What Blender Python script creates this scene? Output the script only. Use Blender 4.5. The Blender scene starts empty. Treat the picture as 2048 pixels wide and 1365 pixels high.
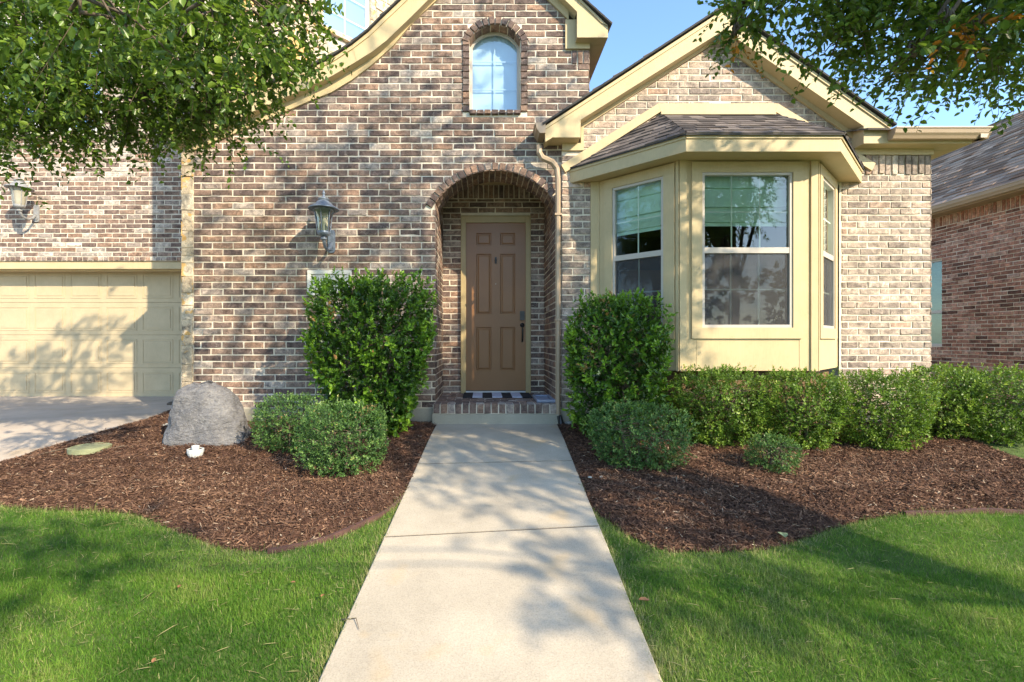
import bpy, math, random
import numpy as np
from mathutils import Vector, Matrix
from mathutils.geometry import tessellate_polygon
random.seed(7); rng = np.random.default_rng(7)
R = math.radians
EYE = 1.62; FOC = 950.0; CU, CV = 968.0, 682.0     # focal length and principal point in photo pixels
scene = bpy.context.scene
COL = scene.collection

def P(u, v, y):
    "point at depth y seen at photo pixel (u, v)"
    return Vector(((u-CU)/FOC*y, y, EYE+(CV-v)/FOC*y))
def PX(u, y): return (u-CU)/FOC*y
def PZ(v, y): return EYE+(CV-v)/FOC*y
def smooth(t): t = max(0, min(1, t)); return t*t*(3-2*t)
def G(y, x=0):
    "height of the lawn: it climbs towards the house and levels out"
    if y < -4: return -0.442
    if y < 5.0: return 0.1105*y
    t = min(1.0, (y-5.0)/0.9)
    return 0.5525+0.0475*(1-(1-t)**2)
def ground(u, v):
    y = 5.0
    for _ in range(60):
        y = 0.5*y+0.5*(EYE-G(y))/max(1e-3, (v-CV)/FOC)
    return (PX(u, y), y)

# ------------------------------------------------------------------ materials
class NT:
    def __init__(s, m): s.t = m.node_tree; s.n = s.t.nodes; s.l = s.t.links
    def new(s, kind, **kw):
        n = s.n.new(kind)
        for k, v in kw.items():
            if k.startswith('i_'):
                key = k[2:]
                key = int(key) if key.isdigit() else key.replace('_', ' ')
                n.inputs[key].default_value = v
            else: setattr(n, k, v)
        return n
    def link(s, a, b): s.l.new(a, b)
    def ramp(s, fac, stops, mode='LINEAR'):
        r = s.n.new('ShaderNodeValToRGB'); cr = r.color_ramp; cr.interpolation = mode
        while len(cr.elements) < len(stops): cr.elements.new(0.5)
        for e, (p, c) in zip(cr.elements, stops):
            e.position = p; e.color = (*c, 1) if len(c) == 3 else c
        s.link(fac, r.inputs[0]); return r.outputs[0]
    def noise(s, scale, detail=4, rough=0.55, vec=None, dist=0.0):
        n = s.new('ShaderNodeTexNoise', i_Scale=scale, i_Detail=detail, i_Roughness=rough, i_Distortion=dist)
        if vec: s.link(vec, n.inputs['Vector'])
        return n.outputs['Fac']
    def mix(s, fac, a, b, mode='MIX'):
        n = s.n.new('ShaderNodeMix'); n.data_type = 'RGBA'; n.blend_type = mode
        for idx, val in ((0, fac), (6, a), (7, b)):
            if isinstance(val, (int, float)): n.inputs[idx].default_value = val
            elif isinstance(val, tuple): n.inputs[idx].default_value = (*val, 1)
            else: s.link(val, n.inputs[idx])
        return n.outputs[2]
    def math(s, op, a, b=0.0):
        n = s.n.new('ShaderNodeMath'); n.operation = op
        for i, v in ((0, a), (1, b)):
            if isinstance(v, (int, float)): n.inputs[i].default_value = v
            else: s.link(v, n.inputs[i])
        return n.outputs[0]
def material(name):
    m = bpy.data.materials.new(name); m.use_nodes = True
    nt = NT(m); b = nt.n['Principled BSDF']; return m, nt, b
def geo_pos(nt): return nt.new('ShaderNodeNewGeometry').outputs['Position']
def bump(nt, b, h, strength, dist):
    bp = nt.new('ShaderNodeBump', i_Strength=strength, i_Distance=dist)
    nt.link(h, bp.inputs['Height']); nt.link(bp.outputs[0], b.inputs['Normal'])

def m_brick(name, stops, tint=(1.07, 1.04, 1.03), gold=False):
    m, nt, b = material(name)
    a = nt.new('ShaderNodeAttribute', attribute_name='var'); sep = nt.new('ShaderNodeSeparateColor'); nt.link(a.outputs['Color'], sep.inputs[0])
    pos = geo_pos(nt)
    off = nt.new('ShaderNodeVectorMath', operation='MULTIPLY_ADD'); nt.link(a.outputs['Color'], off.inputs[0]); off.inputs[1].default_value = (7, 9, 5); nt.link(pos, off.inputs[2])
    col = nt.ramp(sep.outputs[0], stops)
    n1 = nt.noise(13, 5, 0.65, off.outputs[0], 0.6); n2 = nt.noise(70, 4, 0.7, pos)
    patch = nt.ramp(n1, [(0.30, (0.38, 0.36, 0.36)), (0.44, (0.85, 0.84, 0.84)), (0.55, (1.1, 1.08, 1.05)), (0.70, (1.85, 1.8, 1.72))])
    col = nt.mix(1.0, col, patch, 'MULTIPLY')
    fine = nt.ramp(n2, [(0.3, (0.68, 0.68, 0.68)), (0.7, (1.3, 1.3, 1.3))])
    col = nt.mix(1.0, col, fine, 'MULTIPLY')
    n3 = nt.noise(19, 5, 0.7, off.outputs[0], 1.2)
    smear = nt.math('MULTIPLY', nt.ramp(n3, [(0.55, (0, 0, 0)), (0.7, (1, 1, 1))]), nt.math('MULTIPLY', sep.outputs[1], 0.55))
    col = nt.mix(smear, col, (0.50, 0.45, 0.38))
    col = nt.mix(1.0, col, nt.ramp(nt.noise(0.9, 5, .6, pos), [(.3, (.84, .83, .82)), (.7, (1.14, 1.14, 1.14))]), 'MULTIPLY')
    if gold: col = nt.mix(nt.ramp(nt.noise(7, 3, .5, off.outputs[0], .3), [(.60, (0, 0, 0)), (.64, (.85, .85, .85))]), col, (0.56, 0.33, 0.10))
    col = nt.mix(1.0, col, tint, 'MULTIPLY')
    nt.link(col, b.inputs['Base Color']); b.inputs['Roughness'].default_value = 0.9
    b.inputs['Specular IOR Level'].default_value = 0.2
    h = nt.math('ADD', nt.math('MULTIPLY', n1, 0.8), nt.math('MULTIPLY', n2, 0.35)); bump(nt, b, h, 0.7, 0.010)
    return m
def m_plain(name, color, rough=0.6, var=0.08, scale=6, bumpd=0.0, bscale=60, metal=0.0, spec=0.5, streak=False):
    m, nt, b = material(name)
    n = nt.noise(scale, 5, 0.6, geo_pos(nt))
    lo = tuple(c*(1-var) for c in color); hi = tuple(min(1, c*(1+var)) for c in color)
    c = nt.ramp(n, [(0.3, lo), (0.7, hi)])
    nt.link(c, b.inputs['Base Color']); b.inputs['Roughness'].default_value = rough; b.inputs['Metallic'].default_value = metal
    b.inputs['Specular IOR Level'].default_value = spec
    if bumpd: bump(nt, b, nt.noise(bscale, 4, 0.6, geo_pos(nt)), 0.6, bumpd)
    return m
def m_trim(name, color):
    m, nt, b = material(name)
    pos = geo_pos(nt)
    mp = nt.new('ShaderNodeMapping'); mp.inputs['Scale'].default_value = (14, 14, 1.2); nt.link(pos, mp.inputs['Vector'])
    g = nt.noise(9, 5, 0.6, mp.outputs[0]); n = nt.noise(3.5, 5, 0.65, pos)
    c = nt.ramp(n, [(0.3, tuple(x*0.86 for x in color)), (0.62, color), (0.8, tuple(min(1, x*1.06) for x in color))])
    c = nt.mix(0.16, c, nt.ramp(g, [(0.3, tuple(x*0.6 for x in color)), (0.7, tuple(min(1, x*1.15) for x in color))]))
    dirt = nt.ramp(nt.noise(11, 6, 0.75, pos, 0.8), [(0.60, (0, 0, 0)), (0.78, (0.45, 0.45, 0.45))])
    c = nt.mix(dirt, c, tuple(x*0.55 for x in color))
    nt.link(c, b.inputs['Base Color']); b.inputs['Roughness'].default_value = 0.55; b.inputs['Specular IOR Level'].default_value = 0.3
    bump(nt, b, g, 0.25, 0.003)
    return m
def m_var(name, stops, rough=0.6, trans=0.0, transcol=(0.3, 0.5, 0.05), spec=0.4, fine=0.0):
    "colour picked per leaf / chip / blade from the var attribute"
    m, nt, b = material(name)
    a = nt.new('ShaderNodeAttribute', attribute_name='var'); sep = nt.new('ShaderNodeSeparateColor'); nt.link(a.outputs['Color'], sep.inputs[0])
    c = nt.ramp(sep.outputs[0], stops)
    c = nt.mix(0.55, c, nt.ramp(sep.outputs[1], [(0, (0.55, 0.55, 0.55)), (1, (1.45, 1.45, 1.45))]), 'MULTIPLY')
    if fine:
        c = nt.mix(1.0, c, nt.ramp(nt.noise(fine, 3, 0.6, geo_pos(nt)), [(0.3, (0.7, 0.7, 0.7)), (0.7, (1.3, 1.3, 1.3))]), 'MULTIPLY')
    nt.link(c, b.inputs['Base Color']); b.inputs['Roughness'].default_value = rough; b.inputs['Specular IOR Level'].default_value = spec
    if trans:
        tr = nt.new('ShaderNodeBsdfTranslucent'); nt.link(nt.mix(0.6, c, transcol), tr.inputs[0])
        mx = nt.new('ShaderNodeMixShader'); mx.inputs[0].default_value = trans
        nt.link(b.outputs[0], mx.inputs[1]); nt.link(tr.outputs[0], mx.inputs[2])
        nt.link(mx.outputs[0], nt.n['Material Output'].inputs[0])
    return m
def m_concrete(name, color, stain=(0.52, 0.36, 0.18), mul=1.0):
    m, nt, b = material(name); pos = geo_pos(nt)
    n1 = nt.noise(2.2, 6, 0.6, pos); n2 = nt.noise(140, 3, 0.6, pos); n3 = nt.noise(3.1, 3, 0.5, pos, 0.4)
    c = nt.ramp(n1, [(0.3, tuple(x*0.80 for x in color)), (0.7, tuple(x*1.08 for x in color))])
    c = nt.mix(1.0, c, nt.ramp(n2, [(0.28, (0.78, 0.78, 0.78)), (0.5, (1, 1, 1)), (0.75, (1.12, 1.12, 1.12))]), 'MULTIPLY')
    st = nt.ramp(n3, [(0.60, (0, 0, 0)), (0.72, (0.34, 0.34, 0.34))]); c = nt.mix(st, c, stain)
    vo = nt.new('ShaderNodeTexVoronoi', i_Scale=23.0); nt.link(pos, vo.inputs['Vector'])
    sp = nt.ramp(vo.outputs['Distance'], [(0.03, (0.7, 0.7, 0.7)), (0.08, (0, 0, 0))]); 
    c = nt.mix(nt.math('MULTIPLY', sp, 0.35), c, (0.25, 0.22, 0.18))
    nt.link(c, b.inputs['Base Color']); b.inputs['Roughness'].default_value = 0.88; b.inputs['Specular IOR Level'].default_value = 0.25
    bump(nt, b, nt.math('ADD', nt.noise(60, 5, 0.7, pos), nt.math('MULTIPLY', n1, 2.0)), 0.35, 0.006)
    return m
def m_glass(name, tint=(0.75, 0.82, 0.80), refl=0.30, fm=1.2):
    m, nt, b = material(name); nt.n.remove(b)
    g = nt.new('ShaderNodeBsdfGlossy'); g.inputs['Roughness'].default_value = 0.0; g.inputs['Color'].default_value = (0.95, 0.98, 1, 1)
    t = nt.new('ShaderNodeBsdfTransparent'); t.inputs[0].default_value = (*tint, 1)
    lw = nt.new('ShaderNodeFresnel'); lw.inputs['IOR'].default_value = 1.5
    f = nt.math('ADD', nt.math('MULTIPLY', lw.outputs[0], fm), refl)
    mx = nt.new('ShaderNodeMixShader'); nt.link(f, mx.inputs[0]); nt.link(t.outputs[0], mx.inputs[1]); nt.link(g.outputs[0], mx.inputs[2])
    nt.link(mx.outputs[0], nt.n['Material Output'].inputs[0]); return m
def m_screen(name):
    m, nt, b = material(name); b.inputs['Base Color'].default_value = (0.075, 0.072, 0.075, 1); b.inputs['Roughness'].default_value = 0.8
    t = nt.new('ShaderNodeBsdfTransparent'); mx = nt.new('ShaderNodeMixShader'); mx.inputs[0].default_value = 0.5
    nt.link(t.outputs[0], mx.inputs[1]); nt.link(b.outputs[0], mx.inputs[2]); nt.link(mx.outputs[0], nt.n['Material Output'].inputs[0]); return m

TRIMC = (0.565, 0.44, 0.25)
M = {}
M['brick'] = m_brick('brick_mix', [(0.0, (0.115, 0.085, 0.078)), (0.2, (0.150, 0.108, 0.092)), (0.45, (0.195, 0.138, 0.112)), (0.68, (0.255, 0.165, 0.118)), (0.84, (0.245, 0.195, 0.165)), (0.95, (0.29, 0.245, 0.215)), (1.0, (0.38, 0.335, 0.29))])
M['brick_sunlit'] = m_brick('brick_sunlit', [(0.0, (0.23, 0.19, 0.165)), (0.3, (0.30, 0.25, 0.21)), (0.6, (0.37, 0.305, 0.25)), (0.86, (0.42, 0.34, 0.28)), (0.93, (0.36, 0.25, 0.19)), (1.0, (0.46, 0.40, 0.34))])  # entry-wall brick with full-sun paleness put into the colour
M['brick_red'] = m_brick('brick_rosy', [(0.0, (0.09, 0.046, 0.036)), (0.2, (0.23, 0.115, 0.082)), (0.6, (0.34, 0.175, 0.125)), (0.85, (0.38, 0.22, 0.165)), (1.0, (0.42, 0.29, 0.23))])
M['mortar'] = m_plain('mortar', (0.66, 0.58, 0.465), 0.95, 0.24, 5, 0.004, 90, spec=0.1)
M['limestone'] = m_brick('limestone', [(0.0, (0.42, 0.35, 0.25)), (0.5, (0.52, 0.45, 0.34)), (0.78, (0.46, 0.41, 0.33)), (0.82, (0.55, 0.36, 0.14)), (1.0, (0.58, 0.38, 0.15))], gold=True)
M['trim'] = m_trim('tan_paint', TRIMC)
M['garage'] = m_trim('garage_paint', (0.51, 0.41, 0.26))
M['gutter'] = m_plain('gutter_paint', (0.40, 0.29, 0.19), 0.4, 0.06, 3, spec=0.5)
M['shingle'] = m_var('asphalt_shingle', [(0, (0.055, 0.048, 0.046)), (0.5, (0.12, 0.10, 0.092)), (1, (0.20, 0.165, 0.145))], 0.95, spec=0.15, fine=160)
M['shingle_edge'] = m_plain('shingle_edge', (0.045, 0.042, 0.04), 0.9, 0.3, 30)
M['vinyl'] = m_plain('window_vinyl', (0.50, 0.44, 0.38), 0.4, 0.05, 3)
M['muntin'] = m_plain('muntin_white', (0.80, 0.84, 0.76), 0.5, 0.04, 3)
M['glass'] = m_glass('window_glass', (0.90, 0.95, 0.92), 0.045, 1.0)
M['glass_side'] = m_glass('side_glass', (0.80, 0.90, 0.86), 0.01, 0.06)
M['glass_hi'] = m_glass('sky_glass', (0.7, 0.8, 0.9), 0.40)
M['glass_up'] = m_glass('upper_glass', (0.86, 0.92, 0.95), 0.08)
M['screen'] = m_screen('insect_screen')
M['shade'] = m_plain('roman_shade', (0.62, 0.80, 0.66), 0.9, 0.06, 12, 0.002, 40)
M['blind'] = m_plain('blind_white', (0.60, 0.66, 0.62), 0.7, 0.05, 5)
M['blindsky'] = m_plain('blind_sky_tint', (0.48, 0.60, 0.68), 0.8, 0.04, 2)  # sky reflection painted into blinds and upper grid bars as pale blue
M['blindgreen'] = m_plain('blind_green', (0.22, 0.34, 0.28), 0.7, 0.1, 5)
M['shingle_warm'] = m_var('weathered_shingle', [(0, (0.18, 0.115, 0.078)), (0.5, (0.30, 0.205, 0.145)), (1, (0.42, 0.30, 0.22))], 0.99, spec=0.05, fine=120)
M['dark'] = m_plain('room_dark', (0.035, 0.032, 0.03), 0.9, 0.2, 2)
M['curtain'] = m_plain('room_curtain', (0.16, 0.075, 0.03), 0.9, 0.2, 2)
M['door'] = m_plain('door_paint', (0.235, 0.105, 0.034), 0.42, 0.07, 2.5, 0.0006, 80)
M['casing'] = m_plain('casing_paint', (0.36, 0.27, 0.13), 0.5, 0.08, 4)
M['black'] = m_plain('black_metal', (0.018, 0.017, 0.017), 0.35, 0.2, 20)
M['joint'] = m_plain('joint_dirt', (0.05, 0.04, 0.03), 0.95, 0.3, 40)
M['white'] = m_plain('white_trim', (0.58, 0.58, 0.56), 0.5, 0.10, 25)
M['stone_white'] = m_plain('cast_stone', (0.62, 0.60, 0.54), 0.85, 0.1, 12, 0.002, 90)
M['lamp_metal'] = m_plain('weathered_lamp_metal', (0.20, 0.235, 0.29), 0.45, 0.35, 25, 0.001, 80, metal=0.35)
M['lamp_metal_pale'] = m_plain('chalky_lamp_metal', (0.25, 0.25, 0.255), 0.6, 0.3, 25, 0.001, 80)
M['lamp_glass'] = m_glass('lamp_glass', (0.80, 0.82, 0.74), 0.10)
M['lamp_glass_pale'] = m_plain('frosted_lamp_glass', (0.34, 0.315, 0.25), 0.35, 0.12, 14)
M['bulb'] = m_plain('bulb', (0.6, 0.6, 0.55), 0.3, 0.02)
M['concrete'] = m_concrete('walk_concrete', (0.50, 0.425, 0.325))
M['driveway'] = m_concrete('drive_concrete', (0.49, 0.405, 0.32))
M['foundation'] = m_concrete('foundation_concrete', (0.38, 0.345, 0.27))
M['soil'] = m_plain('lawn_soil', (0.085, 0.125, 0.026), 0.95, 0.4, 9, 0.01, 60)
M['mulchbase'] = m_plain('mulch_base', (0.085, 0.044, 0.030), 0.95, 0.5, 30, 0.02, 55, spec=0.1)
M['mulch'] = m_var('mulch_chips', [(0, (0.060, 0.035, 0.026)), (0.45, (0.145, 0.079, 0.051)), (0.8, (0.25, 0.142, 0.087)), (0.95, (0.31, 0.19, 0.12)), (1, (0.45, 0.35, 0.25))], 0.9, spec=0.15)
M['grass'] = m_var('grass_blades', [(0, (0.042, 0.115, 0.012)), (0.45, (0.110, 0.230, 0.026)), (0.80, (0.22, 0.34, 0.050)), (0.92, (0.34, 0.34, 0.12)), (1, (0.56, 0.47, 0.26))], 0.65, 0.35, (0.15, 0.34, 0.03), 0.15)
M['box'] = m_var('boxwood_leaf', [(0, (0.034, 0.072, 0.010)), (0.40, (0.105, 0.190, 0.022)), (0.72, (0.19, 0.28, 0.032)), (0.93, (0.33, 0.41, 0.05)), (1, (0.32, 0.24, 0.10))], 0.45, 0.25, (0.20, 0.34, 0.02), 0.3)
M['boxblue'] = m_var('dwarf_yaupon_leaf', [(0, (0.032, 0.072, 0.018)), (0.42, (0.085, 0.170, 0.042)), (0.80, (0.18, 0.29, 0.07)), (0.93, (0.25, 0.36, 0.09)), (1, (0.40, 0.25, 0.10))], 0.42, 0.22, (0.14, 0.28, 0.03), 0.35)
M['holly'] = m_var('holly_leaf', [(0, (0.024, 0.060, 0.010)), (0.38, (0.060, 0.130, 0.016)), (0.62, (0.15, 0.28, 0.022)), (0.95, (0.27, 0.44, 0.035)), (1, (0.36, 0.19, 0.07))], 0.30, 0.22, (0.20, 0.42, 0.02), 0.45)
M['treeleaf'] = m_var('tree_leaf', [(0, (0.030, 0.062, 0.011)), (0.42, (0.085, 0.150, 0.022)), (0.80, (0.18, 0.265, 0.036)), (0.985, (0.18, 0.24, 0.035)), (1, (0.55, 0.17, 0.02))], 0.36, 0.35, (0.22, 0.36, 0.015), 0.4)
M['bark'] = m_plain('bark', (0.13, 0.10, 0.075), 0.95, 0.35, 25, 0.01, 50, spec=0.1)
M['twig'] = m_plain('twig', (0.13, 0.095, 0.065), 0.9, 0.3, 25)
def m_rock():
    m, nt, b = material('faux_rock'); pos = geo_pos(nt); mp = nt.new('ShaderNodeMapping'); mp.inputs['Rotation'].default_value = (0, .5, 0); mp.inputs['Scale'].default_value = (1, 1, 2.6); nt.link(pos, mp.inputs['Vector'])
    n1 = nt.noise(4, 8, .65, pos); n2 = nt.noise(16, 8, .7, mp.outputs[0], .8); n3 = nt.noise(90, 4, .7, pos)
    c = nt.ramp(n1, [(.3, (.145, .140, .145)), (.55, (.20, .192, .195)), (.75, (.26, .245, .235))]); c = nt.mix(1, c, nt.ramp(n2, [(.35, (.62, .62, .64)), (.5, (1, 1, 1)), (.68, (1.3, 1.28, 1.22))]), 'MULTIPLY'); c = nt.mix(1, c, nt.ramp(n3, [(.3, (.75, .75, .75)), (.7, (1.2, 1.2, 1.2))]), 'MULTIPLY')
    nt.link(c, b.inputs['Base Color']); b.inputs['Roughness'].default_value = .85; bump(nt, b, nt.math('ADD', nt.math('MULTIPLY', n2, 1.0), nt.math('MULTIPLY', n3, .25)), .9, .035); return m
M['rock'] = m_rock()
M['pale_rock'] = m_plain('pale_rock', (0.42, 0.40, 0.34), 0.9, 0.15, 20, 0.003, 60)
M['lid'] = m_plain('lid_green', (0.23, 0.24, 0.13), 0.7, 0.15, 20, 0.002, 60)
M['edging'] = m_plain('edging_red', (0.085, 0.040, 0.032), 0.9, 0.3, 20, 0.002, 60)
M['skirt'] = m_plain('skirt_brown', (0.17, 0.095, 0.045), 0.7, 0.12, 5)
M['mat_black'] = m_plain('mat_black', (0.018, 0.018, 0.022), 0.95, 0.3, 60, 0.002, 200)
M['mat_white'] = m_plain('mat_white', (0.50, 0.52, 0.62), 0.95, 0.12, 60, 0.002, 200)
M['tray'] = m_plain('tray_blue', (0.30, 0.33, 0.42), 0.45, 0.06, 8)
M['dryleaf'] = m_plain('dry_leaf', (0.30, 0.14, 0.06), 0.8, 0.3, 60)
M['greenleaf'] = m_plain('fallen_leaf', (0.30, 0.36, 0.18), 0.7, 0.2, 60)
M['straw'] = m_plain('straw', (0.50, 0.42, 0.27), 0.9, 0.2, 30)

# ------------------------------------------------------------------ mesh helpers
class MB:
    def __init__(s): s.v = []; s.f = []; s.m = []; s.c = []
    def add(s, verts, faces, mi=0, var=(0.5, 0.5, 0.5)):
        o = len(s.v); s.v.extend([tuple(v) for v in verts])
        for f in faces: s.f.append([i+o for i in f]); s.m.append(mi); s.c.append(var)
    def box(s, x0, x1, y0, y1, z0, z1, mi=0, var=(0.5,)*3):
        s.add([(x, y, z) for x in (x0, x1) for y in (y0, y1) for z in (z0, z1)],
              [(0, 1, 3, 2), (4, 6, 7, 5), (0, 4, 5, 1), (2, 3, 7, 6), (0, 2, 6, 4), (1, 5, 7, 3)], mi, var)
    def tbox(s, T, a0, a1, z0, z1, n0, n1, mi=0, var=(0.5,)*3):
        s.add([T(a, z, n) for a in (a0, a1) for n in (n0, n1) for z in (z0, z1)],
              [(0, 1, 3, 2), (4, 6, 7, 5), (0, 4, 5, 1), (2, 3, 7, 6), (0, 2, 6, 4), (1, 5, 7, 3)], mi, var)
    def prism(s, poly, T, n0, n1, mi=0, var=(0.5,)*3):
        "poly of (a,z) between offsets n0 (back) and n1 (front)"
        k = len(poly); vs = [T(a, z, n0) for a, z in poly]+[T(a, z, n1) for a, z in poly]
        fs = [(i, (i+1) % k, k+(i+1) % k, k+i) for i in range(k)]
        tri = tessellate_polygon([[Vector((a, z, 0)) for a, z in poly]])
        fs += [tuple(k+i for i in t) for t in tri]+[tuple(reversed(t)) for t in tri]
        s.add(vs, fs, mi, var)
    def sheet(s, outer, holes, T, n, mi=0, depth=0.0):
        loops = [[Vector((a, z, 0)) for a, z in l] for l in [outer]+holes]
        flat = [p for l in loops for p in l]; tri = tessellate_polygon(loops)
        s.add([T(p.x, p.y, n) for p in flat], [t for t in tri], mi)
        if depth:
            for l in [outer]+holes:
                k = len(l); s.add([T(a, z, n) for a, z in l]+[T(a, z, n-depth) for a, z in l], [(i, (i+1) % k, k+(i+1) % k, k+i) for i in range(k)], mi)
    def ribbon(s, la, lb, mi=0, var=(0.5,)*3):
        k = len(la); s.add(list(la)+list(lb), [(i, i+1, k+i+1, k+i) for i in range(k-1)], mi, var)
    def tube(s, pts, rad, n=8, mi=0, squash=None, cap=True, var=(0.5,)*3):
        pts = [Vector(p) for p in pts]; rr = rad if isinstance(rad, (list, tuple)) else [rad]*len(pts)
        rings = []; up = Vector((0.13, 0.21, 1)).normalized()
        for i, p in enumerate(pts):
            d = (pts[min(i+1, len(pts)-1)]-pts[max(i-1, 0)]).normalized()
            a = d.cross(up); a = a.normalized() if a.length > 1e-4 else Vector((1, 0, 0)); b = d.cross(a)
            rings.append([p+(a*math.cos(t)+b*math.sin(t))*rr[i] for t in [2*math.pi*j/n for j in range(n)]])
        vs = [v for r_ in rings for v in r_]; fs = []
        for i in range(len(pts)-1):
            for j in range(n): fs.append((i*n+j, i*n+(j+1) % n, (i+1)*n+(j+1) % n, (i+1)*n+j))
        if cap: fs += [tuple(range(n))[::-1], tuple(range((len(pts)-1)*n, len(pts)*n))]
        s.add(vs, fs, mi, var)
    def lathe(s, prof, c, n=20, mi=0):
        vs = []; fs = []; k = len(prof)
        for r_, z in prof:
            for j in range(n): t = 2*math.pi*j/n; vs.append((c[0]+r_*math.cos(t), c[1]+r_*math.sin(t), c[2]+z))
        for i in range(k-1):
            for j in range(n): fs.append((i*n+j, i*n+(j+1) % n, (i+1)*n+(j+1) % n, (i+1)*n+j))
        s.add(vs, fs, mi)
def link(o, parent=None):
    COL.objects.link(o)
    if parent is not None:
        o.parent = parent
        if parent.type == 'EMPTY' and not parent.get('local'): o.matrix_parent_inverse = Matrix.Translation(-Vector(parent.location))
def build(name, mb, mats, parent=None, bevel=0.0, smooth_=False, base=None):
    me = bpy.data.meshes.new(name); vs = mb.v
    if base: vs = [(x-base[0], y-base[1], z-base[2]) for x, y, z in vs]
    me.from_pydata(vs, [], mb.f); 
    for m in (mats if isinstance(mats, (list, tuple)) else [mats]): me.materials.append(M[m])
    me.polygons.foreach_set('material_index', mb.m)
    a = me.attributes.new('var', 'FLOAT_COLOR', 'FACE'); a.data.foreach_set('color', np.array([(c[0], c[1], c[2], 1) for c in mb.c], dtype=np.float32).ravel())
    if smooth_: me.polygons.foreach_set('use_smooth', [True]*len(me.polygons))
    me.update(); o = bpy.data.objects.new(name, me)
    if base: o.location = base
    link(o, parent)
    if bevel:
        b = o.modifiers.new('bevel', 'BEVEL'); b.width = bevel; b.segments = 2; b.limit_method = 'ANGLE'; b.angle_limit = R(40)
    return o
def fast(name, verts, quads, mi, var, mats, parent=None, base=None):
    "large quad meshes from numpy arrays"
    me = bpy.data.meshes.new(name); verts = np.asarray(verts, dtype=np.float32).reshape(-1, 3)
    if base is not None: verts = verts-np.array(base, dtype=np.float32)
    nq = len(quads); me.vertices.add(len(verts)); me.vertices.foreach_set('co', verts.ravel())
    me.loops.add(nq*4); me.loops.foreach_set('vertex_index', np.asarray(quads, dtype=np.int32).ravel())
    me.polygons.add(nq); me.polygons.foreach_set('loop_start', np.arange(nq, dtype=np.int32)*4)
    for m in mats: me.materials.append(M[m])
    me.update(calc_edges=True)
    me.polygons.foreach_set('material_index', np.asarray(mi, dtype=np.int32))
    a = me.attributes.new('var', 'FLOAT_COLOR', 'FACE'); a.data.foreach_set('color', np.asarray(var, dtype=np.float32).ravel())
    me.validate(); o = bpy.data.objects.new(name, me)
    if base is not None: o.location = base
    link(o, parent); return o
def thing(name, label, cat, loc=(0, 0, 0), group=None, local=False):
    o = bpy.data.objects.new(name, None); o.empty_display_size = 0.2; COL.objects.link(o); o.location = loc
    o['label'] = label; o['category'] = cat
    if group: o['group'] = group
    if local: o['local'] = 1
    return o
def tag(o, label=None, cat=None, group=None, kind=None):
    for k, v in (('label', label), ('category', cat), ('group', group), ('kind', kind)):
        if v: o[k] = v
    return o

# ------------------------------------------------------------------ bricks
def clip_half(poly, px, pz, nx, nz):
    out = []; k = len(poly)
    for i in range(k):
        a, b = poly[i], poly[(i+1) % k]
        da = (a[0]-px)*nx+(a[1]-pz)*nz; db = (b[0]-px)*nx+(b[1]-pz)*nz
        if da <= 0: out.append(a)
        if da*db < 0: t = da/(da-db); out.append((a[0]+(b[0]-a[0])*t, a[1]+(b[1]-a[1])*t))
    return out
def area(poly): return abs(sum(poly[i][0]*poly[(i+1) % len(poly)][1]-poly[(i+1) % len(poly)][0]*poly[i][1] for i in range(len(poly))))/2
def lay_brick(mb, poly, T, proud, shift=0.0, jit=0.0022, mi=0, inset=0.0045):
    if len(poly) < 3 or area(poly) < 0.0007: return
    pts = []; k = len(poly)
    for i in range(k):
        a, b = poly[i], poly[(i+1) % k]; L = math.hypot(b[0]-a[0], b[1]-a[1]); n = max(1, int(L/0.065))
        for j in range(n):
            t = j/n; pts.append((a[0]+(b[0]-a[0])*t+random.gauss(0, jit), a[1]+(b[1]-a[1])*t+random.gauss(0, jit*0.8)))
    cx = sum(p[0] for p in pts)/len(pts); cz = sum(p[1] for p in pts)/len(pts); n = len(pts)
    ext = max(max(abs(p[0]-cx) for p in pts), 0.02); exz = max(max(abs(p[1]-cz) for p in pts), 0.015)
    tilt = random.gauss(0, 0.0012)
    r0 = [T(a, z, -0.002) for a, z in pts]; r1 = [T(a, z, proud-0.004) for a, z in pts]
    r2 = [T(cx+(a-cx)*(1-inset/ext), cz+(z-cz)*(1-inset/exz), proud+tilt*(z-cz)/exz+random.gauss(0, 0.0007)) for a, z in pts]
    v = (min(1, max(0, random.random()+shift)), random.random(), random.random())
    fs = [(i, (i+1) % n, n+(i+1) % n, n+i) for i in range(n)]+[(n+i, n+(i+1) % n, 2*n+(i+1) % n, 2*n+i) for i in range(n)]+[tuple(range(2*n, 3*n))]
    mb.add(r0+r1+r2, fs, mi, v)
CH, BL, MJ = 0.0813, 0.257, 0.0145
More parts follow.
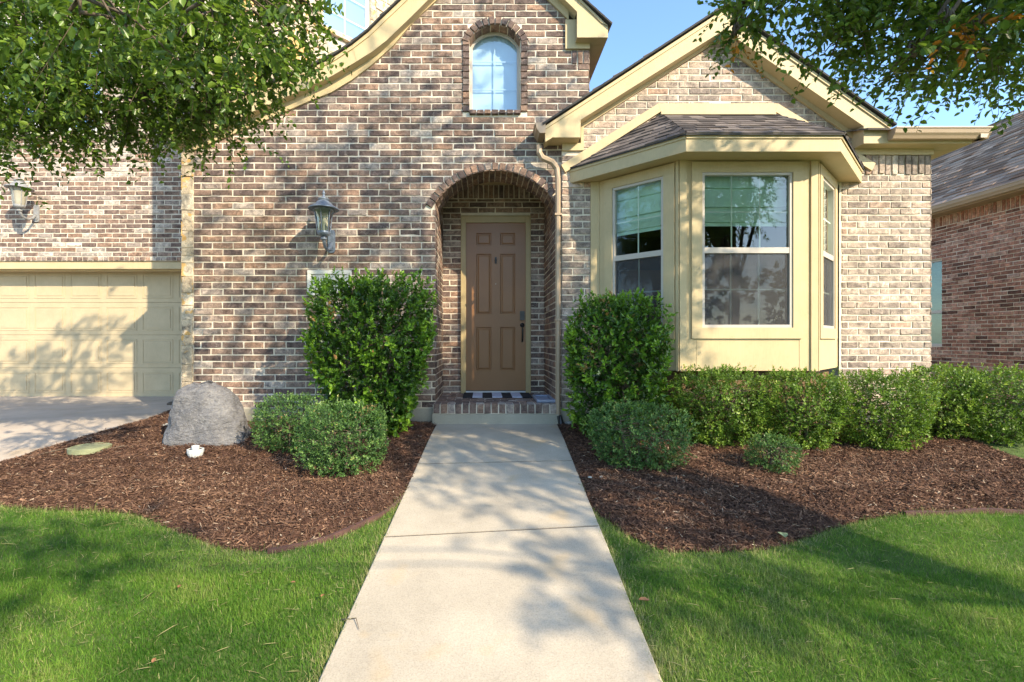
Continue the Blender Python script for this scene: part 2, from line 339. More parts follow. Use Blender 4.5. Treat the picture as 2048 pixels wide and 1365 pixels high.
def field(mb, T, a0, a1, z0, z1, top=None, holes=(), arches=(), shift=0.0, ch=CH, bl=BL, mj=MJ, phase=0.0, proud=0.0065, wild=0.0):
    "running-bond bricks. top: polyline [(a,z)..]; holes: (a0,a1,z0,z1); arches: (cx,cz,r,zmin)"
    zc = z0; row = 0
    while zc < z1-0.01:
        zt = min(zc+ch, z1); zb, ze = zc+mj/2, zt-mj/2; row += 1; mid = (zb+ze)/2
        segs = [(a0, a1)]
        for h in holes:
            if h[2]-0.012 < mid < h[3]+0.012:
                ns = []
                for s0, s1 in segs:
                    if h[0] > s0: ns.append((s0, min(s1, h[0])))
                    if h[1] < s1: ns.append((max(s0, h[1]), s1))
                segs = [q for q in ns if q[1]-q[0] > 0.02]
        off = (0.0 if row % 2 else 0.5)*bl+phase+random.uniform(-0.012, 0.012)
        for s0, s1 in segs:
            cuts = [s0]; k = math.floor((s0-off)/bl)
            while True:
                k += 1; c = off+k*bl+random.gauss(0, 0.006+wild)
                if c >= s1-0.035: break
                if c > cuts[-1]+0.05: cuts.append(c)
            cuts.append(s1)
            for i in range(len(cuts)-1):
                b0 = cuts[i]+(mj/2 if i else 0.001); b1 = cuts[i+1]-(mj/2 if i < len(cuts)-2 else 0.001)
                poly = [(b0, zb), (b1, zb), (b1, ze), (b0, ze)]
                if top:
                    c = (b0+b1)/2
                    for j in range(len(top)-1):
                        (p0, q0), (p1, q1) = top[j], top[j+1]
                        if p1 > p0+.03 and ((p0 <= c < p1) or (j == 0 and c < p0) or (j == len(top)-2 and c >= p1)):
                            L = math.hypot(p1-p0, q1-q0); poly = clip_half(poly, p0, q0, -(q1-q0)/L, (p1-p0)/L); break
                for cx, cz, r_, zmin in arches:
                    mx, mz = (b0+b1)/2, mid
                    if len(poly) < 3 or mz < zmin-0.05: continue
                    d = math.hypot(mx-cx, mz-cz)
                    if d < r_+0.18 and mz > cz-0.4*r_ and d > 0.01:
                        nx, nz = (mx-cx)/d, (mz-cz)/d; poly = clip_half(poly, cx+nx*r_, cz+nz*r_, -nx, -nz)
                lay_brick(mb, poly, T, proud+random.gauss(0, 0.0018), shift)
        zc += ch
def soldiers(mb, T, a0, a1, z0, z1, w=0.0813, shift=0.0, proud=0.009, alt=0.0, ragged=False):
    n = max(1, round((a1-a0)/w)); w = (a1-a0)/n
    for i in range(n):
        pr = proud+(alt if i % 2 else 0)
        zb = z0+(0.012*(i % 3 == 0) if ragged else 0)
        lay_brick(mb, [(a0+i*w+MJ/2, zb+MJ/2), (a0+(i+1)*w-MJ/2, zb+MJ/2), (a0+(i+1)*w-MJ/2, z1-MJ/2), (a0+i*w+MJ/2, z1-MJ/2)], T, pr+random.gauss(0, 0.001), shift)
def ring(mb, T, cx, cz, r0, r1, t0, t1, w=0.075, shift=0.0, proud=0.02):
    L = (r0+r1)/2*(t1-t0); n = max(3, round(L/w)); dt = (t1-t0)/n; g = MJ/2/((r0+r1)/2)
    for i in range(n):
        a, b = t0+i*dt+g, t0+(i+1)*dt-g
        lay_brick(mb, [(cx+r*math.cos(t), cz+r*math.sin(t)) for r, t in ((r0, a), (r0, b), (r1, b), (r1, a))][::-1], T, proud+random.gauss(0, 0.0015), shift)

YF = 5.839        # entry wall mortar plane
YGB = 5.79        # right gable wall
YD = 6.92         # door recess back wall
YGA = 8.21        # garage wall
YGD = 8.54        # garage door
TF = lambda a, z, n: (a, YF-n, z)
TG = lambda a, z, n: (a, YGB-n, z)
TD = lambda a, z, n: (a, YD-n, z)
TGA = lambda a, z, n: (a, YGA-n, z)
house = thing('brick_house', 'brown brick house with tan trim, two gables, bay window and arched entry', 'house', (0.2, 5.84, 0.6))

# --- entry wall
XL, XR = PX(388, YF), PX(1178, YF)
top_entry = [(PX(u, YF), PZ(v, YF)) for u, v in [(380, 306), (460, 273), (524.6, 246), (582, 221), (623, 203), (664, 187), (705, 162), (746, 131), (787, 94), (828, 45), (877.5, 0), (985, -108), (1093, 0), (1136.4, 42.7), (1185, 91)]]
AX, AH = 0.14, 0.739; ZSP = EYE+1.696; RISE = 0.40; AR = (AH*AH+RISE*RISE)/(2*RISE); AZ = ZSP+RISE-AR; AT = math.asin(AH/AR)
WX0, WX1 = PX(939, YF), PX(1041, YF); WZ0 = PZ(221.7, YF); WSP = PZ(80.7, YF); WRI = 0.193; WH = (WX1-WX0)/2; WR = (WH*WH+WRI*WRI)/(2*WRI); WCX = (WX0+WX1)/2; WCZ = WSP+WRI-WR; WT = math.asin(WH/WR)
ZB = 0.796; ZFRIEZE_R = PZ(100.7, YF); XFR = PX(1138, YF)
mb = MB()
def arc(cx, cz, r, t, n=16, flip=False):
    pts = [(cx+r*math.sin(-t+2*t*i/n), cz+r*math.cos(-t+2*t*i/n)) for i in range(n+1)]
    return pts
arch_hole = [(AX-AH, 0.60), (AX-AH, ZSP)]+arc(AX, AZ, AR, AT)[1:-1]+[(AX+AH, ZSP), (AX+AH, 0.60)]
win_hole = [(WX0, WZ0), (WX0, WSP)]+arc(WCX, WCZ, WR, WT)[1:-1]+[(WX1, WSP), (WX1, WZ0)]
outer = [(XL, 0.60), (AX-AH, 0.60)]+arch_hole[1:-1]+[(AX+AH, 0.60), (XR, 0.60), (XR, ZFRIEZE_R), (XFR, ZFRIEZE_R)]+[p for p in reversed(top_entry[:-1])]
outer[-1] = (XL, outer[-1][1])
mb.sheet(outer, [win_hole], TF, 0, 1)
RO = AR+0.085; WRO = WR+0.083
field(mb, TF, XL, XR, ZB, 9.2, top_entry,
      holes=[(AX-AH, AX+AH, 0, ZSP), (AX-AH-0.02, AX+AH+0.02, ZSP, AZ+0.6*AR), (WX0-0.085, WX1+0.085, WZ0-0.065, WSP+0.02), (WX0-0.02, WX1+0.02, WSP, WSP+0.16), (XFR, 2, ZFRIEZE_R, 10), (PX(1143, YF), 2, PZ(130, YF), 10)],
      arches=[(AX, AZ, RO, ZSP-0.05), (WCX, WCZ, WRO, WSP-0.02)])
# bricks between opening head and ring (narrow band above the rectangular cut)
field(mb, TF, AX-AH-0.02, AX+AH+0.02, ZB+CH*math.ceil((ZSP-ZB)/CH), ZB+CH*math.ceil((AZ+AR+0.15-ZB)/CH)-CH*1, None, arches=[(AX, AZ, RO, 0)], phase=0.1) if False else None
ring(mb, TF, AX, AZ, AR, RO, math.pi/2-AT-0.09, math.pi/2+AT+0.09, 0.088, -0.12, 0.028)
ring(mb, TF, WCX, WCZ, WR, WRO, math.pi/2-WT-0.12, math.pi/2+WT+0.12, 0.082, -0.15, 0.026)
for side in (-1, 1):
    xa = WX0-0.083 if side < 0 else WX1+0.003; z = WZ0-0.02
    while z < WSP-0.02:
        lay_brick(mb, [(xa, z+0.005), (xa+0.08, z+0.005), (xa+0.08, z+0.076), (xa, z+0.076)], TF, 0.022, -0.1); z += 0.0813
soldiers(mb, TF, WX0-0.005, WX1+0.005, WZ0-0.062, WZ0, 0.087, -0.15, 0.045)
soldiers(mb, TF, PX(1143, YF), XR, PZ(130, YF), ZFRIEZE_R, 0.068, -0.2, 0.012, 0.006)
# window reveal soffit
TWS = lambda a, z, n: (WCX+(WR-n)*math.sin(a/WR), YF+z, WCZ+(WR-n)*math.cos(a/WR))
mb.ribbon([TWS(-WT*WR+2*WT*WR*i/14, 0, 0) for i in range(15)], [TWS(-WT*WR+2*WT*WR*i/14, 0.17, 0) for i in range(15)], 1)
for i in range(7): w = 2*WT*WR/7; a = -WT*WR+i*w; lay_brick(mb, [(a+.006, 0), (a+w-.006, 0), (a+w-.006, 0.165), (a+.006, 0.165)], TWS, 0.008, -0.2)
for x0, sg in ((WX0, 1), (WX1, -1)):
    mb.ribbon([(x0, YF, WZ0), (x0, YF+.17, WZ0)], [(x0, YF, WSP), (x0, YF+.17, WSP)], 1)
# arch soffit
AD = 0.42
TAS = lambda a, z, n: (AX+(AR-n)*math.sin(a/AR), YF+z, AZ+(AR-n)*math.cos(a/AR))
mb.ribbon([TAS(-AT*AR+2*AT*AR*i/24, -0.001, 0) for i in range(25)], [TAS(-AT*AR+2*AT*AR*i/24, AD, 0) for i in range(25)], 1)
nb = 24; w = 2*AT*AR/nb
for i in range(nb):
    a = -AT*AR+i*w; cuts = [-0.02, 0.10, 0.30, AD] if i % 2 else [-0.02, 0.20, AD]
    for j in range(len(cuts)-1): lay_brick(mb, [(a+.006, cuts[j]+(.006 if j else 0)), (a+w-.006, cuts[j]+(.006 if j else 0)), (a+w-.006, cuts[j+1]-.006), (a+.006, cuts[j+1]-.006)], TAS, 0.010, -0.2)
# wall top filler above arch soffit, recess sides, back, ceiling
ZFL = 0.855
for x0, sg in ((AX-AH, 1), (AX+AH, -1)):
    T = (lambda x0, sg: lambda a, z, n: (x0+sg*n, a, z))(x0, sg)
    mb.ribbon([T(YF, 0.6, 0), T(YD, 0.6, 0)], [T(YF, 3.95, 0), T(YD, 3.95, 0)], 1)
    field(mb, T, YF-0.008, YD, ZB, 3.93, None, holes=[(YF-.1, YF+AD, ZSP, 5)], phase=0.1)
mb.ribbon([TD(AX-AH, 0.6, 0), TD(AX+AH, 0.6, 0)], [TD(AX-AH, 3.95, 0), TD(AX+AH, 3.95, 0)], 1)
ZSB = PZ(398, YD)
DX0, DX1, DZ0, DZ1 = PX(922, YD), PX(1061, YD), ZFL+0.01, PZ(433, YD)
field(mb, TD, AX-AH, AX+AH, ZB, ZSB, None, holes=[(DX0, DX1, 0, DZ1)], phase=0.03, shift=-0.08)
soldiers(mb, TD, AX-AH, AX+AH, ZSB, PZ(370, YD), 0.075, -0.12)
mb.ribbon([(AX-AH, YF+AD, 3.89), (AX+AH, YF+AD, 3.89)], [(AX-AH, YD, 3.89), (AX+AH, YD, 3.89)], 2)
mb.ribbon([(AX-AH-.1, YF+AD, ZSP-.2), (AX-AH, YF+AD, ZSP-.2)], [(AX-AH-.1, YF+AD, 3.95), (AX-AH, YF+AD, 3.95)], 1)
build('entry_wall', mb, ['brick', 'mortar', 'trim'], house)

# --- right gable wall
GX0, GX1 = PX(1124, YGB), PX(1861, YGB)
gp = lambda u, v: (PX(u, YGB), PZ(v, YGB))
top_g = [gp(1120, 287), gp(1287, 180), gp(1432, 87), gp(1692, 271), gp(1880, 404)]
# left rake, right rake; stepped returns are cut as holes
top_g = [gp(1100, 299.5), gp(1432, 87), gp(1720, 290.7), gp(1900, 418)]
BAYX = (1.315, 4.358); BZ0, BZ1 = PZ(742, 5.10), EYE+1.93
mb = MB()
outer = [(GX0, 0.60), (GX1, 0.60), gp(1861, 310.5), gp(1712, 310.5), gp(1712, 285), gp(1432, 87), gp(1165, 257), gp(1165, 302), gp(1124, 302)]
mb.sheet(outer, [[(BAYX[0]+.03, 1.0), (BAYX[0]+.03, BZ1-0.03), (BAYX[1]-.03, BZ1-0.03), (BAYX[1]-.03, 1.0)]], TG, 0, 1)
ztp = PZ(310.5, YGB); zs = PZ(351, YGB)
field(mb, TG, GX0, GX1, ZB, 7.0, [gp(1100, 299.5), gp(1432, 87), gp(1715, 287), gp(1716, 250), gp(1900, 250)], holes=[(BAYX[0], BAYX[1], 0, BZ1), (0, gp(1165, 0)[0], gp(0, 302)[1], 9), (gp(1716, 0)[0], 9, zs, 9)], phase=0.06)
soldiers(mb, TG, gp(1716, 0)[0], GX1, zs, ztp, 0.080, 0.05, 0.010, 0.008, True)
T = lambda a, z, n: (GX1+n, a, z)
mb.ribbon([T(YGB, .6, 0), T(12, .6, 0)], [T(YGB, ztp, 0), T(12, ztp, 0)], 1)
field(mb, T, YGB-0.009, 12, ZB, ztp, phase=0.1, shift=0.1)
T = lambda a, z, n: (GX0-n, a, z)
mb.ribbon([T(YGB, .6, 0), T(YF, .6, 0)], [T(YGB, gp(0, 302)[1], 0), T(YF, gp(0, 302)[1], 0)], 1)
build('gable_wall', mb, ['brick_sunlit', 'mortar'], house)

# --- side wall of upper entry gable
mb = MB(); T = lambda a, z, n: (XR+n, a, z)
mb.ribbon([T(YF, 3.5, 0), T(11, 3.5, 0)], [T(YF, ZFRIEZE_R, 0), T(11, ZFRIEZE_R, 0)], 1)
field(mb, T, YF-0.009, 11, 4.2, ZFRIEZE_R, phase=0.1)
build('upper_side_wall', mb, ['brick', 'mortar'], house)

# --- stone return at the left corner, stone tower
XS0 = PX(365, YF)
mb = MB(); z = 0.6; T = TF
mb.sheet([(XS0+.006, 0.6), (XL, 0.6), (XL, 3.98), (XS0+.006, 3.98)], [], TF, 0.004, 1)
while z < 3.9:
    h = random.uniform(0.08, 0.26)
    lay_brick(mb, [(XS0, z+.003), (XL-.004, z+.003), (XL-.004, z+h-.003), (XS0, z+h-.003)], TF, 0.016+random.uniform(-.003, .006), -0.3, 0.004); z += h
T = lambda a, z, n: (XS0-n, a, z)
mb.ribbon([T(YF, .6, -.01), T(YGA, .6, -.01)], [T(YF, 4.05, -.01), T(YGA, 4.05, -.01)], 1)
field(mb, T, YF-.01, YGA, 0.62, 3.98, ch=0.19, bl=0.36, wild=0.07, proud=0.012)
build('stone_side_wall', mb, ['limestone', 'mortar'], house)
mb = MB(); XT, YT = -3.70, 6.10; ZT = 9.6; q = math.sqrt(.5)
T45 = lambda a, z, n: (XT+a*q+n*q, YT+a*q-n*q, z)
s0, s1 = 1.213/q, 1.803/q; zsill = EYE+4.845
mb.sheet([(0, 3.4), (4.6, 3.4), (4.6, ZT), (0, ZT)], [[(s0, zsill), (s0, 8.4), (s1, 8.4), (s1, zsill)]], T45, 0, 1, 0.12)
field(mb, T45, 0, 4.6, 3.5, ZT, ch=0.185, bl=0.34, wild=0.08, mj=0.016, proud=0.016, holes=[(s0-.11, s1+.11, zsill-.09, 8.5)])
for xa in (s0-.10, s1):
    z = zsill-.02
    while z < 8.4: lay_brick(mb, [(xa, z+.004), (xa+.10, z+.004), (xa+.10, z+.17), (xa, z+.17)], T45, 0.02, -0.6); z += 0.175
lay_brick(mb, [(s0-.12, zsill-.075), (s1+.12, zsill-.075), (s1+.12, zsill), (s0-.12, zsill)], T45, 0.06, -0.4)
T = lambda a, z, n: (XT-n, a, z)
mb.ribbon([T(YT, 3.9, -.005), T(YGA, 3.9, -.005)], [T(YT, ZT, -.005), T(YGA, ZT, -.005)], 1)
field(mb, T, YT-.01, YGA, 3.98, ZT, ch=0.19, bl=0.36, wild=0.07, proud=0.012)
build('stone_tower_wall', mb, ['limestone', 'mortar'], house)
mb = MB()
for a0, a1, z0, z1 in ((s0, s1, zsill, zsill+.04), (s0, s0+.04, zsill, 8.4), (s1-.04, s1, zsill, 8.4)): mb.tbox(T45, a0, a1, z0, z1, -.11, -.05)
for z in (zsill+.36, zsill+.72, zsill+1.08): mb.tbox(T45, s0+.04, s1-.04, z-.008, z+.008, -.10, -.082)
mb.tbox(T45, (s0+s1)/2-.008, (s0+s1)/2+.008, zsill+.04, 8.4, -.10, -.0822)
twin = build('window', mb, ['muntin'], house); tag(twin, 'white gridded window in the cream stone wall')
mb = MB(); mb.sheet([(s0, zsill), (s1, zsill), (s1, 8.4), (s0, 8.4)], [], T45, -.085); build('pane', mb, ['glass_hi'], twin)
mb = MB(); mb.sheet([(s0-.05, zsill-.05), (s1+.05, zsill-.05), (s1+.05, 8.45), (s0-.05, 8.45)], [], T45, -.115); build('blind', mb, ['blindsky'], twin)

# --- garage wall
mb = MB(); GZ0 = PZ(522.5, YGA); GXL = -11.5
wgx = (PX(-60, YGA), PX(205, YGA)); wgz = (PZ(262, YGA), PZ(40, YGA))
mb.sheet([(GXL, GZ0), (-3.3, GZ0), (-3.3, 9.2), (GXL, 9.2)], [[(wgx[0], wgz[0]), (wgx[0], wgz[1]), (wgx[1], wgz[1]), (wgx[1], wgz[0])]], TGA, 0, 1, 0.33)
soldiers(mb, TGA, GXL, XS0, GZ0, GZ0+0.075, 0.09, 0.08, 0.012)
field(mb, TGA, GXL, -3.3, GZ0+0.075, 9.2, None, holes=[(wgx[0], wgx[1], wgz[0]-.02, wgz[1]+.02)], shift=0.12)
mb.box(GXL, GXL+.5, YGA-.0, YGA+.4, 0.6, GZ0, 1)
build('garage_wall', mb, ['brick', 'mortar'], house)
mb = MB(); x0, x1, z0, z1 = wgx[0], wgx[1], wgz[0], wgz[1]; xm = (x0+x1)/2
for a0, a1, b0, b1 in ((x0, x1, z0, z0+.06), (x0, x1, z1-.06, z1), (x0, x0+.06, z0+.06, z1-.06), (x1-.06, x1, z0+.06, z1-.06), (xm-.05, xm+.05, z0+.06, z1-.06)): mb.tbox(TGA, a0, a1, b0, b1, -.12, -.02)
for zz in (0.28, 0.52, 0.76): z = z0+(z1-z0)*zz; mb.tbox(TGA, x0+.06, xm-.05, z-.008, z+.008, -.085, -.07); mb.tbox(TGA, xm+.05, x1-.06, z-.008, z+.008, -.085, -.07)
gw = build('window', mb, ['white'], house, 0.004); tag(gw, 'white double window above the garage, half hidden by leaves')
mb = MB(); mb.sheet([(x0, z0), (x1, z0), (x1, z1), (x0, z1)], [], TGA, -.09); build('pane', mb, ['glass_hi'], gw)
mb = MB(); mb.sheet([(x0, z0), (x1, z0), (x1, z1), (x0, z1)], [], TGA, -.16); build('blind', mb, ['blindsky'], gw)

# --- garage door with its frame
mb = MB(); DZB = 0.592; DZT = PZ(536, YGD)+0.02
mb.box(GXL+.5, XS0+.02, YGA+.03, YGD-.0, GZ0-.11, GZ0-.002); mb.box(GXL+.5, XS0+.02, YGA+.015, YGA+.03, GZ0-.135, GZ0-.02)
mb.box(GXL+.5, XS0+.02, YGA+.10, YGA+.16, GZ0-.16, GZ0-.11)
build('garage_door_frame', mb, ['trim'], house, 0.004)
mb = MB(); secs = [PZ(797, YGD), PZ(736, YGD), PZ(670, YGD), PZ(605.5, YGD), PZ(540, YGD), PZ(540, YGD)+.1]
secs[0] = 0.61
for i in range(5):
    b0, b1 = secs[i], secs[i+1]-0.004
    mb.box(GXL+.5, XS0+.1, YGD, YGD+.04, b0, b1)
    if i == 0: mb.box(GXL+.4, XS0+.2, YGD+.03, YGD+.08, .5, DZT+.3)
    if i == 4: continue
    x = PX(268, YGD)+0.647*3+.055
    while x > GXL+.6:
        xa, xb = x-.55, x
        za, zb = b0+.075, b1-.075
        for a0, a1, c0, c1 in ((xa, xb, zb-.016, zb), (xa, xb, za, za+.016), (xa, xa+.016, za+.016, zb-.016), (xb-.016, xb, za+.016, zb-.016)): mb.box(a0, a1, YGD-.007, YGD, c0, c1)
        mb.box(xa+.045, xb-.045, YGD-.007, YGD, za+.045, zb-.045)
        x -= 0.647
gd = build('garage_door', mb, ['garage'], house, 0.003); tag(gd, 'wide tan sectional garage door with raised panels')
mb = MB(); mb.box(GXL+.5, XS0+.1, YGD-.015, YGD+.03, 0.585, 0.612); build('door_seal', mb, ['black'], gd)

# --- foundation strips
mb = MB()
mb.box(XS0, AX-AH-.02, YF-.004, YF+.3, 0.35, ZB-.002); mb.box(AX+AH+.0, GX1, YGB-.004, YF+.3, 0.35, ZB-.002)
build('foundation', mb, ['foundation'], house, 0.01)

# --- porch step
mb = MB(); PX0, PX1 = PX(867, YF), AX+AH
YP = 5.72
mb.box(PX0+.004, PX1, YP+.012, YD, 0.62, ZFL-.006, 1)
mb.box(PX0, PX1+.02, YP-.012, YP+.05, 0.45, 0.735, 2)
TP = lambda a, z, n: (a, YP+.012-n, z)
soldiers(mb, TP, PX0+.004, PX1, 0.737, ZFL+.006, 0.088, 0.02, 0.014)
TPF = lambda a, z, n: (a, z, ZFL-.006+n)
soldiers(mb, TPF, PX0+.004, PX1, YP+.0, YP+.20, 0.088, 0.1, 0.012)
field(mb, TPF, PX0+.004, PX1, YP+.20, YD, None, ch=0.10, bl=0.20, phase=0.02, shift=0.1, proud=0.010)
build('porch_step', mb, ['brick', 'mortar', 'foundation'], house)

# --- front door
TDR = lambda a, z, n: (a, YD-n, z)
mb = MB(); dx0, dx1, dz0, dz1 = PX(932, YD), PX(1051, YD), ZFL+.045, PZ(447, YD)
mb.tbox(TDR, DX0, dx0, ZFL, DZ1, 0, .045); mb.tbox(TDR, dx1, DX1, ZFL, DZ1, 0, .045); mb.tbox(TDR, dx0, dx1, dz1, DZ1, 0, .0449)
mb.tbox(TDR, DX0-.001, DX0+.018, ZFL, DZ1+.001, .045, .058); mb.tbox(TDR, DX1-.018, DX1+.001, ZFL, DZ1+.001, .045, .058); mb.tbox(TDR, DX0+.018, DX1-.018, DZ1-.018, DZ1+.001, .045, .058)
build('door_frame', mb, ['casing'], house, 0.004)
mb = MB(); pan = [(952.7, 982.6, 467, 491.6), (1000.2, 1030.1, 467, 491.6), (952.7, 982.6, 508.8, 628.8), (1000.2, 1030.1, 508.8, 628.8), (952.7, 982.6, 654.7, 740.9), (1000.2, 1030.1, 654.7, 740.9)]
hol = []
for u0, u1, v0, v1 in pan: a0, a1, z0, z1 = PX(u0, YD), PX(u1, YD), PZ(v1, YD), PZ(v0, YD); hol.append([(a0, z0), (a0, z1), (a1, z1), (a1, z0)])
mb.sheet([(dx0, dz0), (dx1, dz0), (dx1, dz1), (dx0, dz1)], hol, TDR, .020)
for h in hol:
    a0, z0 = h[0]; a1, z1 = h[2]; r1 = [(a0, z0), (a0, z1), (a1, z1), (a1, z0)]
    ins = lambda d: [(a0+d, z0+d), (a0+d, z1-d), (a1-d, z1-d), (a1-d, z0+d)]
    lv = [(0, .020), (.010, .006), (.022, .006), (.036, .016)]
    for (d0, n0), (d1, n1) in zip(lv, lv[1:]):
        A, B = [TDR(a, z, n0) for a, z in ins(d0)], [TDR(a, z, n1) for a, z in ins(d1)]
        mb.add(A+B, [(i, (i+1) % 4, 4+(i+1) % 4, 4+i) for i in range(4)])
    mb.add([TDR(a, z, .016) for a, z in ins(.036)], [(0, 1, 2, 3)])
door = build('front_door', mb, ['door'], house); tag(door, 'brown six-panel front door')
mb = MB(); mb.tbox(TDR, dx0, dx1, ZFL+.006, ZFL+.034, 0, .05); build('threshold', mb, ['white'], house, .003)
mb = MB(); mb.tbox(TDR, dx0, dx1, ZFL+.034, dz0, 0, .018); build('door_sweep', mb, ['black'], door)
cx, cz = PX(991.4, YD), PZ(522, YD)
mb = MB(); mb.tbox(TDR, cx-.014, cx+.014, cz-.045, cz+.05, .02, .03); mb.tube([TDR(cx, cz+.03, .045), TDR(cx-.015, cz, .05), TDR(cx, cz-.045, .045), TDR(cx+.015, cz, .05), TDR(cx, cz+.03, .045)], .006, 6); build('knocker', mb, ['black'], door, .003)
mb = MB(); mb.tube([TDR(cx, PZ(568.6, YD), .019), TDR(cx, PZ(568.6, YD), .026)], .009, 10); build('peephole', mb, ['gutter'], door)
kx = PX(1044.2, YD)
mb = MB(); mb.tbox(TDR, kx-.034, kx+.034, PZ(641, YD), PZ(623, YD), .02, .045)
for i in range(3):
    for j in range(2): mb.tbox(TDR, kx-.02+.025*j, kx-.005+.025*j, PZ(627, YD)-.02*i-.012, PZ(627, YD)-.02*i, .045, .049)
build('keypad_lock', mb, ['black'], door, .006)
mb = MB(); z = PZ(651, YD); mb.tube([TDR(kx, z, .019), TDR(kx, z, .035)], .033, 14); mb.tube([TDR(kx, z+.005, .03), TDR(kx, z-.01, .07), TDR(kx, z-.06, .085), TDR(kx, z-.15, .08), TDR(kx, z-.21, .05), TDR(kx, z-.235, .02)], [.012, .012, .011, .011, .012, .016], 8); build('door_handle', mb, ['black'], door, 0, True)

# --- arched upper window
yw = YF+.165; TW = lambda a, z, n: (a, yw-n, z)
mb = MB(); N = 16
def archloop(d, zlow): 
    r = WR-d; t = math.asin(min(1, (WH-d)/r)); return [(WX0+d, zlow)]+[(WCX+r*math.sin(-t+2*t*i/N), WCZ+r*math.cos(-t+2*t*i/N)) for i in range(N+1)]+[(WX1-d, zlow)]
A, B = archloop(0, WZ0), archloop(.034, WZ0+.03)
k = len(A)
for n0, n1, la, lb in ((.03, .03, A, B),): mb.ribbon([TW(a, z, n0) for a, z in A+[A[0]]], [TW(a, z, n1) for a, z in B+[B[0]]])
mb.ribbon([TW(a, z, .03) for a, z in B+[B[0]]], [TW(a, z, -.01) for a, z in B+[B[0]]])
for v in (125, 180.5): z = PZ(v, yw-.0); mb.tbox(TW, WX0+.034, WX1-.034, z-.005, z+.005, -.004, .004, 1)
mb.tbox(TW, WCX-.006, WCX+.006, WZ0+.03, WCZ+WR-.034, -.004, .0045, 1)
uw = build('window', mb, ['vinyl', 'blindsky'], house); tag(uw, 'small arched upper window with six lights')
mb = MB(); mb.sheet(archloop(.03, WZ0+.02), [], TW, .008); build('pane', mb, ['glass_up'], uw)
mb = MB(); mb.sheet(archloop(-.01, WZ0-.02), [], TW, -.03); build('blind', mb, ['blindsky'], uw)

# --- roofs, rakes and eaves
def shingles(mb, A, B, C, D, rows, cols, th=0.009, mi=0):
    "A-B lower edge, D-C upper edge"
    A, B, C, D = map(Vector, (A, B, C, D)); nrm = (B-A).cross(D-A).normalized()
    if nrm.z < 0: nrm = -nrm
    for r_ in range(rows):
        t0, t1 = r_/rows, min(1, (r_+1.35)/rows)
        c = 0.0; c_off = random.random()
        xs = [0.0]
        while xs[-1] < 1: xs.append(xs[-1]+random.uniform(.6, 1.5)/cols/max(.25, ((B-A).length*(1-t0)+(C-D).length*t0)/(B-A).length))
        xs[-1] = 1.0
        for x0, x1 in zip(xs, xs[1:]):
            th2 = th*random.choice((1, 1, 1.9)); lo = lambda x, t: (A.lerp(B, x)).lerp(D.lerp(C, x), t)
            q = [lo(x0, t0)+nrm*(th2+.004), lo(x1, t0)+nrm*(th2+.004), lo(x1, t1)+nrm*.003, lo(x0, t1)+nrm*.003, lo(x0, t0), lo(x1, t0)]
            mb.add(q, [(0, 1, 2, 3), (4, 5, 1, 0), (1, 5, 2), (0, 3, 4)], mi, (random.random(), random.random(), .5))
def rake(name_f, upper, lower, y0, ywall, parent, th=.022, crown=True):
    "fascia board following upper/lower polylines (X,Z) with soffit back to the wall"
    mb = MB(); k = len(upper)
    for yy in (y0, y0+th): mb.ribbon([(a, yy, z) for a, z in upper], [(a, yy, z) for a, z in lower])
    mb.ribbon([(a, y0, z) for a, z in lower], [(a, y0+th, z) for a, z in lower])
    up2 = [(a, z) for a, z in upper]; lo2 = [(u[0]+(l[0]-u[0])*.2, u[1]+(l[1]-u[1])*.2) for u, l in zip(upper, lower)]
    mb.ribbon([(a, y0-.014, z) for a, z in up2], [(a, y0-.014, z) for a, z in lo2]); mb.ribbon([(a, y0-.014, z) for a, z in lo2], [(a, y0, z) for a, z in lo2])
    for i in range(1, k-1):
        (a, z), (b, w) = upper[i], lower[i]
        if 2 < i < k-2 and i % 3 == 0: mb.add([(a-.002, y0-.0155, z), (a+.002, y0-.0155, z), (b+.002, y0-.0015, w), (b-.002, y0-.0015, w)], [(0, 1, 2, 3)], 1)
    for i in (0, -1): (a, z), (b, w) = upper[i], lower[i]; mb.add([(a, y0, z), (b, y0, w), (b, y0+th, w), (a, y0+th, z)], [(0, 1, 2, 3)])
    f = build('fascia', mb, ['trim', 'casing'], parent)
    mb = MB(); mb.ribbon([(a, y0+th, z+.004) for a, z in lower], [(a, ywall+.02, z+.004) for a, z in lower])
    build('soffit', mb, ['trim'], parent); return f
YU = 5.70
pu = lambda u, v, y=YU: (PX(u, y), PZ(v, y))
upL = [pu(*p) for p in [(334, 262), (400, 233), (450, 210), (545, 170), (602.6, 145.7), (664, 119), (705, 92), (738, 65.7), (762.6, 41), (805.7, 0), (984, -172)]]
loL = [pu(*p) for p in [(340, 293), (415, 263), (462, 243), (545, 206), (602.6, 180.5), (664, 152), (713, 123), (745, 103), (772, 82), (822, 34), (991.4, -134.5)]]
upR = [pu(984, -172), pu(1160.6, 0), pu(1216, 54)]; loR = [pu(991.4, -134.5), pu(1130, 0), pu(1154, 23.5)]
mb = MB()
roofline = [(a, z+.02) for a, z in upL]+[(a, z+.02) for a, z in upR[1:-1]]+[pu(1222, 52)]
for dy0, dy1, mi in ((YU-.045, 11.0, 0),):
    for i in range(len(roofline)-1):
        (a, z), (b, w) = roofline[i], roofline[i+1]
        ridge = i >= len(upL)-1
        L = math.hypot(b-a, w-z); rows = max(1, round(L/.14))
        if i < len(upL)-1: yb = 8.2 if b < -1.2 else 9.5; shingles(mb, (a, yb, z), (a, dy0, z), (b, dy0, w), (b, yb, w), rows, 9)
        else: shingles(mb, (b, dy0, w), (b, 11, w), (a, 11, z), (a, dy0, z), rows, 18)
